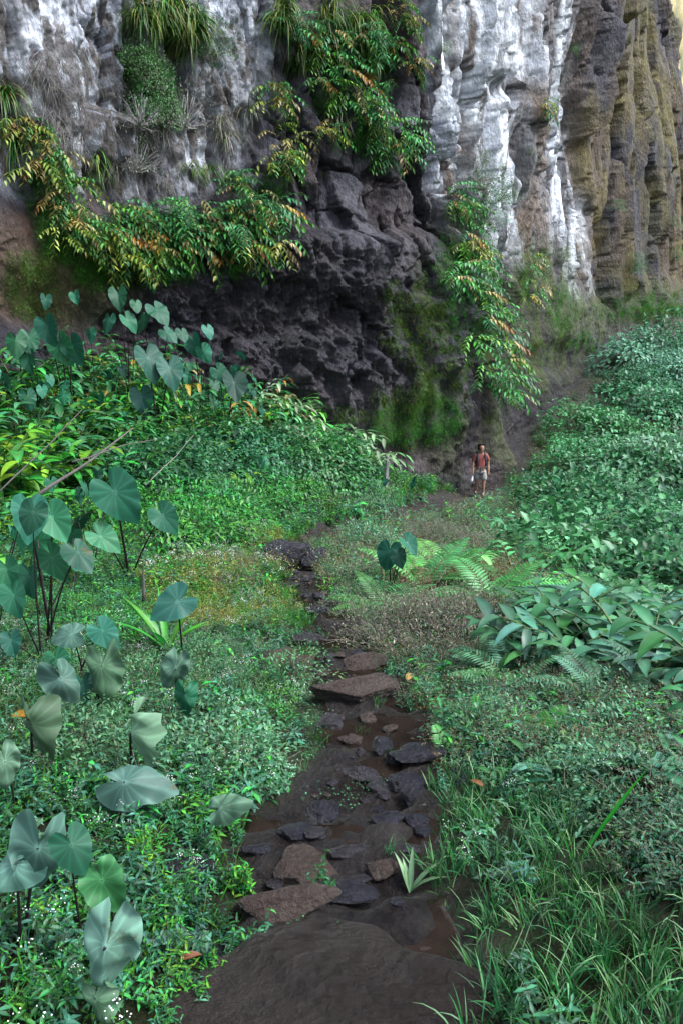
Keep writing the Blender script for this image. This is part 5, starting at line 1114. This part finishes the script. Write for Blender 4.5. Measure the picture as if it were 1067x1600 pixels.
for x, y, z in ((-.10, .22, .13), (.095, -.10, .12)): skin('sock', [(x, y, z - .03), (x, y, z + .07)], [(0, 1)], [.050, .052], M_white, pr)
for x, y, z, s_ in ((-.10, .20, .055, 1), (.097, -.11, .045, 1)): skin('shoe', [(x, y + .05, z), (x, y - .06, z), (x, y - .17, z - .008)], [(0, 1), (1, 2)], [.052, .055, .045], M_shoe, pr, root_i=1)
for sx_ in (-1, 1):
    for kf in range(5):
        if kf < 4: skin('finger', [(sx_ * .272 , -.10 + .05 * (sx_ > 0) + (kf - 1.5) * .016, .80), (sx_ * .270, -.11 + .05 * (sx_ > 0) + (kf - 1.5) * .017, .765), (sx_ * .262, -.105 + .05 * (sx_ > 0) + (kf - 1.5) * .017, .73 + .008 * abs(kf - 1.5))], [(0, 1), (1, 2)], [.009, .009, .007], M_skin, pr, 1)
        else: skin('thumb', [(sx_ * .265, -.125 + .05 * (sx_ > 0), .84), (sx_ * .255, -.15 + .05 * (sx_ > 0), .80), (sx_ * .250, -.15 + .05 * (sx_ > 0), .775)], [(0, 1), (1, 2)], [.011, .010, .008], M_skin, pr, 1)
for x in (-.033, .033): skin('eye', [(x, -.128, 1.652), (x, -.131, 1.654)], [(0, 1)], [.010, .008], M_hair, pr, 1)
skin('nose', [(0, -.125, 1.65), (0, -.148, 1.62)], [(0, 1)], [.012, .015], M_skin, pr, 1)
skin('mouth', [(-.025, -.124, 1.585), (0, -.131, 1.583), (.025, -.124, 1.585)], [(0, 1), (1, 2)], [.006, .008, .006], plain_mat('lips', (.25, .09, .07), .5), pr, 1, 1)
bk = empty('backpack', HG + Vector((0, 0, .01)), (0, 0, .06), HK); tag(bk, 'dark backpack with shoulder straps and a hip belt on the hiker', 'backpack')
skin('pack', [(0, .24, 1.02), (0, .25, 1.25), (0, .24, 1.52)], [(0, 1), (1, 2)], [(.20, .12), (.235, .14), (.19, .12)], M_black, bk)
skin('top_pocket', [(-.10, .20, 1.60), (.12, .20, 1.62)], [(0, 1)], [(.08, .07), (.075, .06)], M_black, bk)
for s_ in (-1, 1):
    skin('strap', [(s_ * .12, .16, 1.50), (s_ * .125, .02, 1.525), (s_ * .125, -.09, 1.44), (s_ * .13, -.125, 1.28), (s_ * .16, -.09, 1.12), (s_ * .18, .05, 1.04)], [(i, i + 1) for i in range(5)], [(.036, .016)] * 6, M_black, bk, 1)
skin('hip_belt', [(-.18, .10, 1.03), (-.17, -.04, 1.03), (-.09, -.135, 1.03), (0, -.15, 1.03), (.09, -.135, 1.03), (.17, -.04, 1.03), (.18, .10, 1.03)], [(i, i + 1) for i in range(6)], [(.035, .02)] * 7, M_black, bk, 1, 3)
for s_, L_ in ((-1, .25), (1, .22)): skin('loose_strap', [(s_ * .03, -.16, 1.02), (s_ * .06, -.17, .9), (s_ * .035, -.175, 1.0 - L_)], [(0, 1), (1, 2)], [(.018, .010)] * 3, M_black, bk, 1)
skin('buckle', [(-.09, -.165, 1.045), (-.07, -.168, 1.045)], [(0, 1)], [.018, .018], M_yel, bk, 1)
hb = empty('white_bag', HG + Vector((0, 0, .01)), (0, 0, .06), HK); tag(hb, 'small crumpled white bag hanging from the hand of the hiker', 'bag')
skin('bag', [(-.28, -.11, .76), (-.29, -.115, .68), (-.31, -.12, .60), (-.325, -.12, .55)], [(0, 1), (1, 2), (2, 3)], [(.018, .02), (.03, .03), (.055, .045), (.045, .04)], M_white, hb)

# ------------------------------------------------------------------ tell the members of small groups apart by their order
from collections import defaultdict
bpy.context.view_layer.update(); _g = defaultdict(list)
for o in COL.objects:
    if o.parent is None and 'label' in o.keys() and 'category' in o.keys(): _g[o['label']].append(o)
ORD = ['', 'second', 'third', 'fourth', 'fifth', 'sixth', 'seventh', 'eighth', 'ninth', 'tenth', 'eleventh', 'twelfth', 'thirteenth', 'fourteenth', 'fifteenth', 'sixteenth', 'seventeenth', 'eighteenth', 'nineteenth', 'twentieth']
for lb, os_ in _g.items():
    if 2 <= len(os_) <= 20:
        os_.sort(key=lambda o: float(proj(o.location.x, o.location.y, o.location.z)[0]))
        for i, o in enumerate(os_):
            o['label'] = lb + (', leftmost one' if i == 0 else (', rightmost one' if i == len(os_) - 1 else ', %s from left' % ORD[i]))
            if 'group' not in o.keys() or o['group'] == 'x': o['group'] = lb
    elif len(os_) == 1 and os_[0].get('group') in ('x', None) and 'group' in os_[0].keys(): del os_[0]['group']
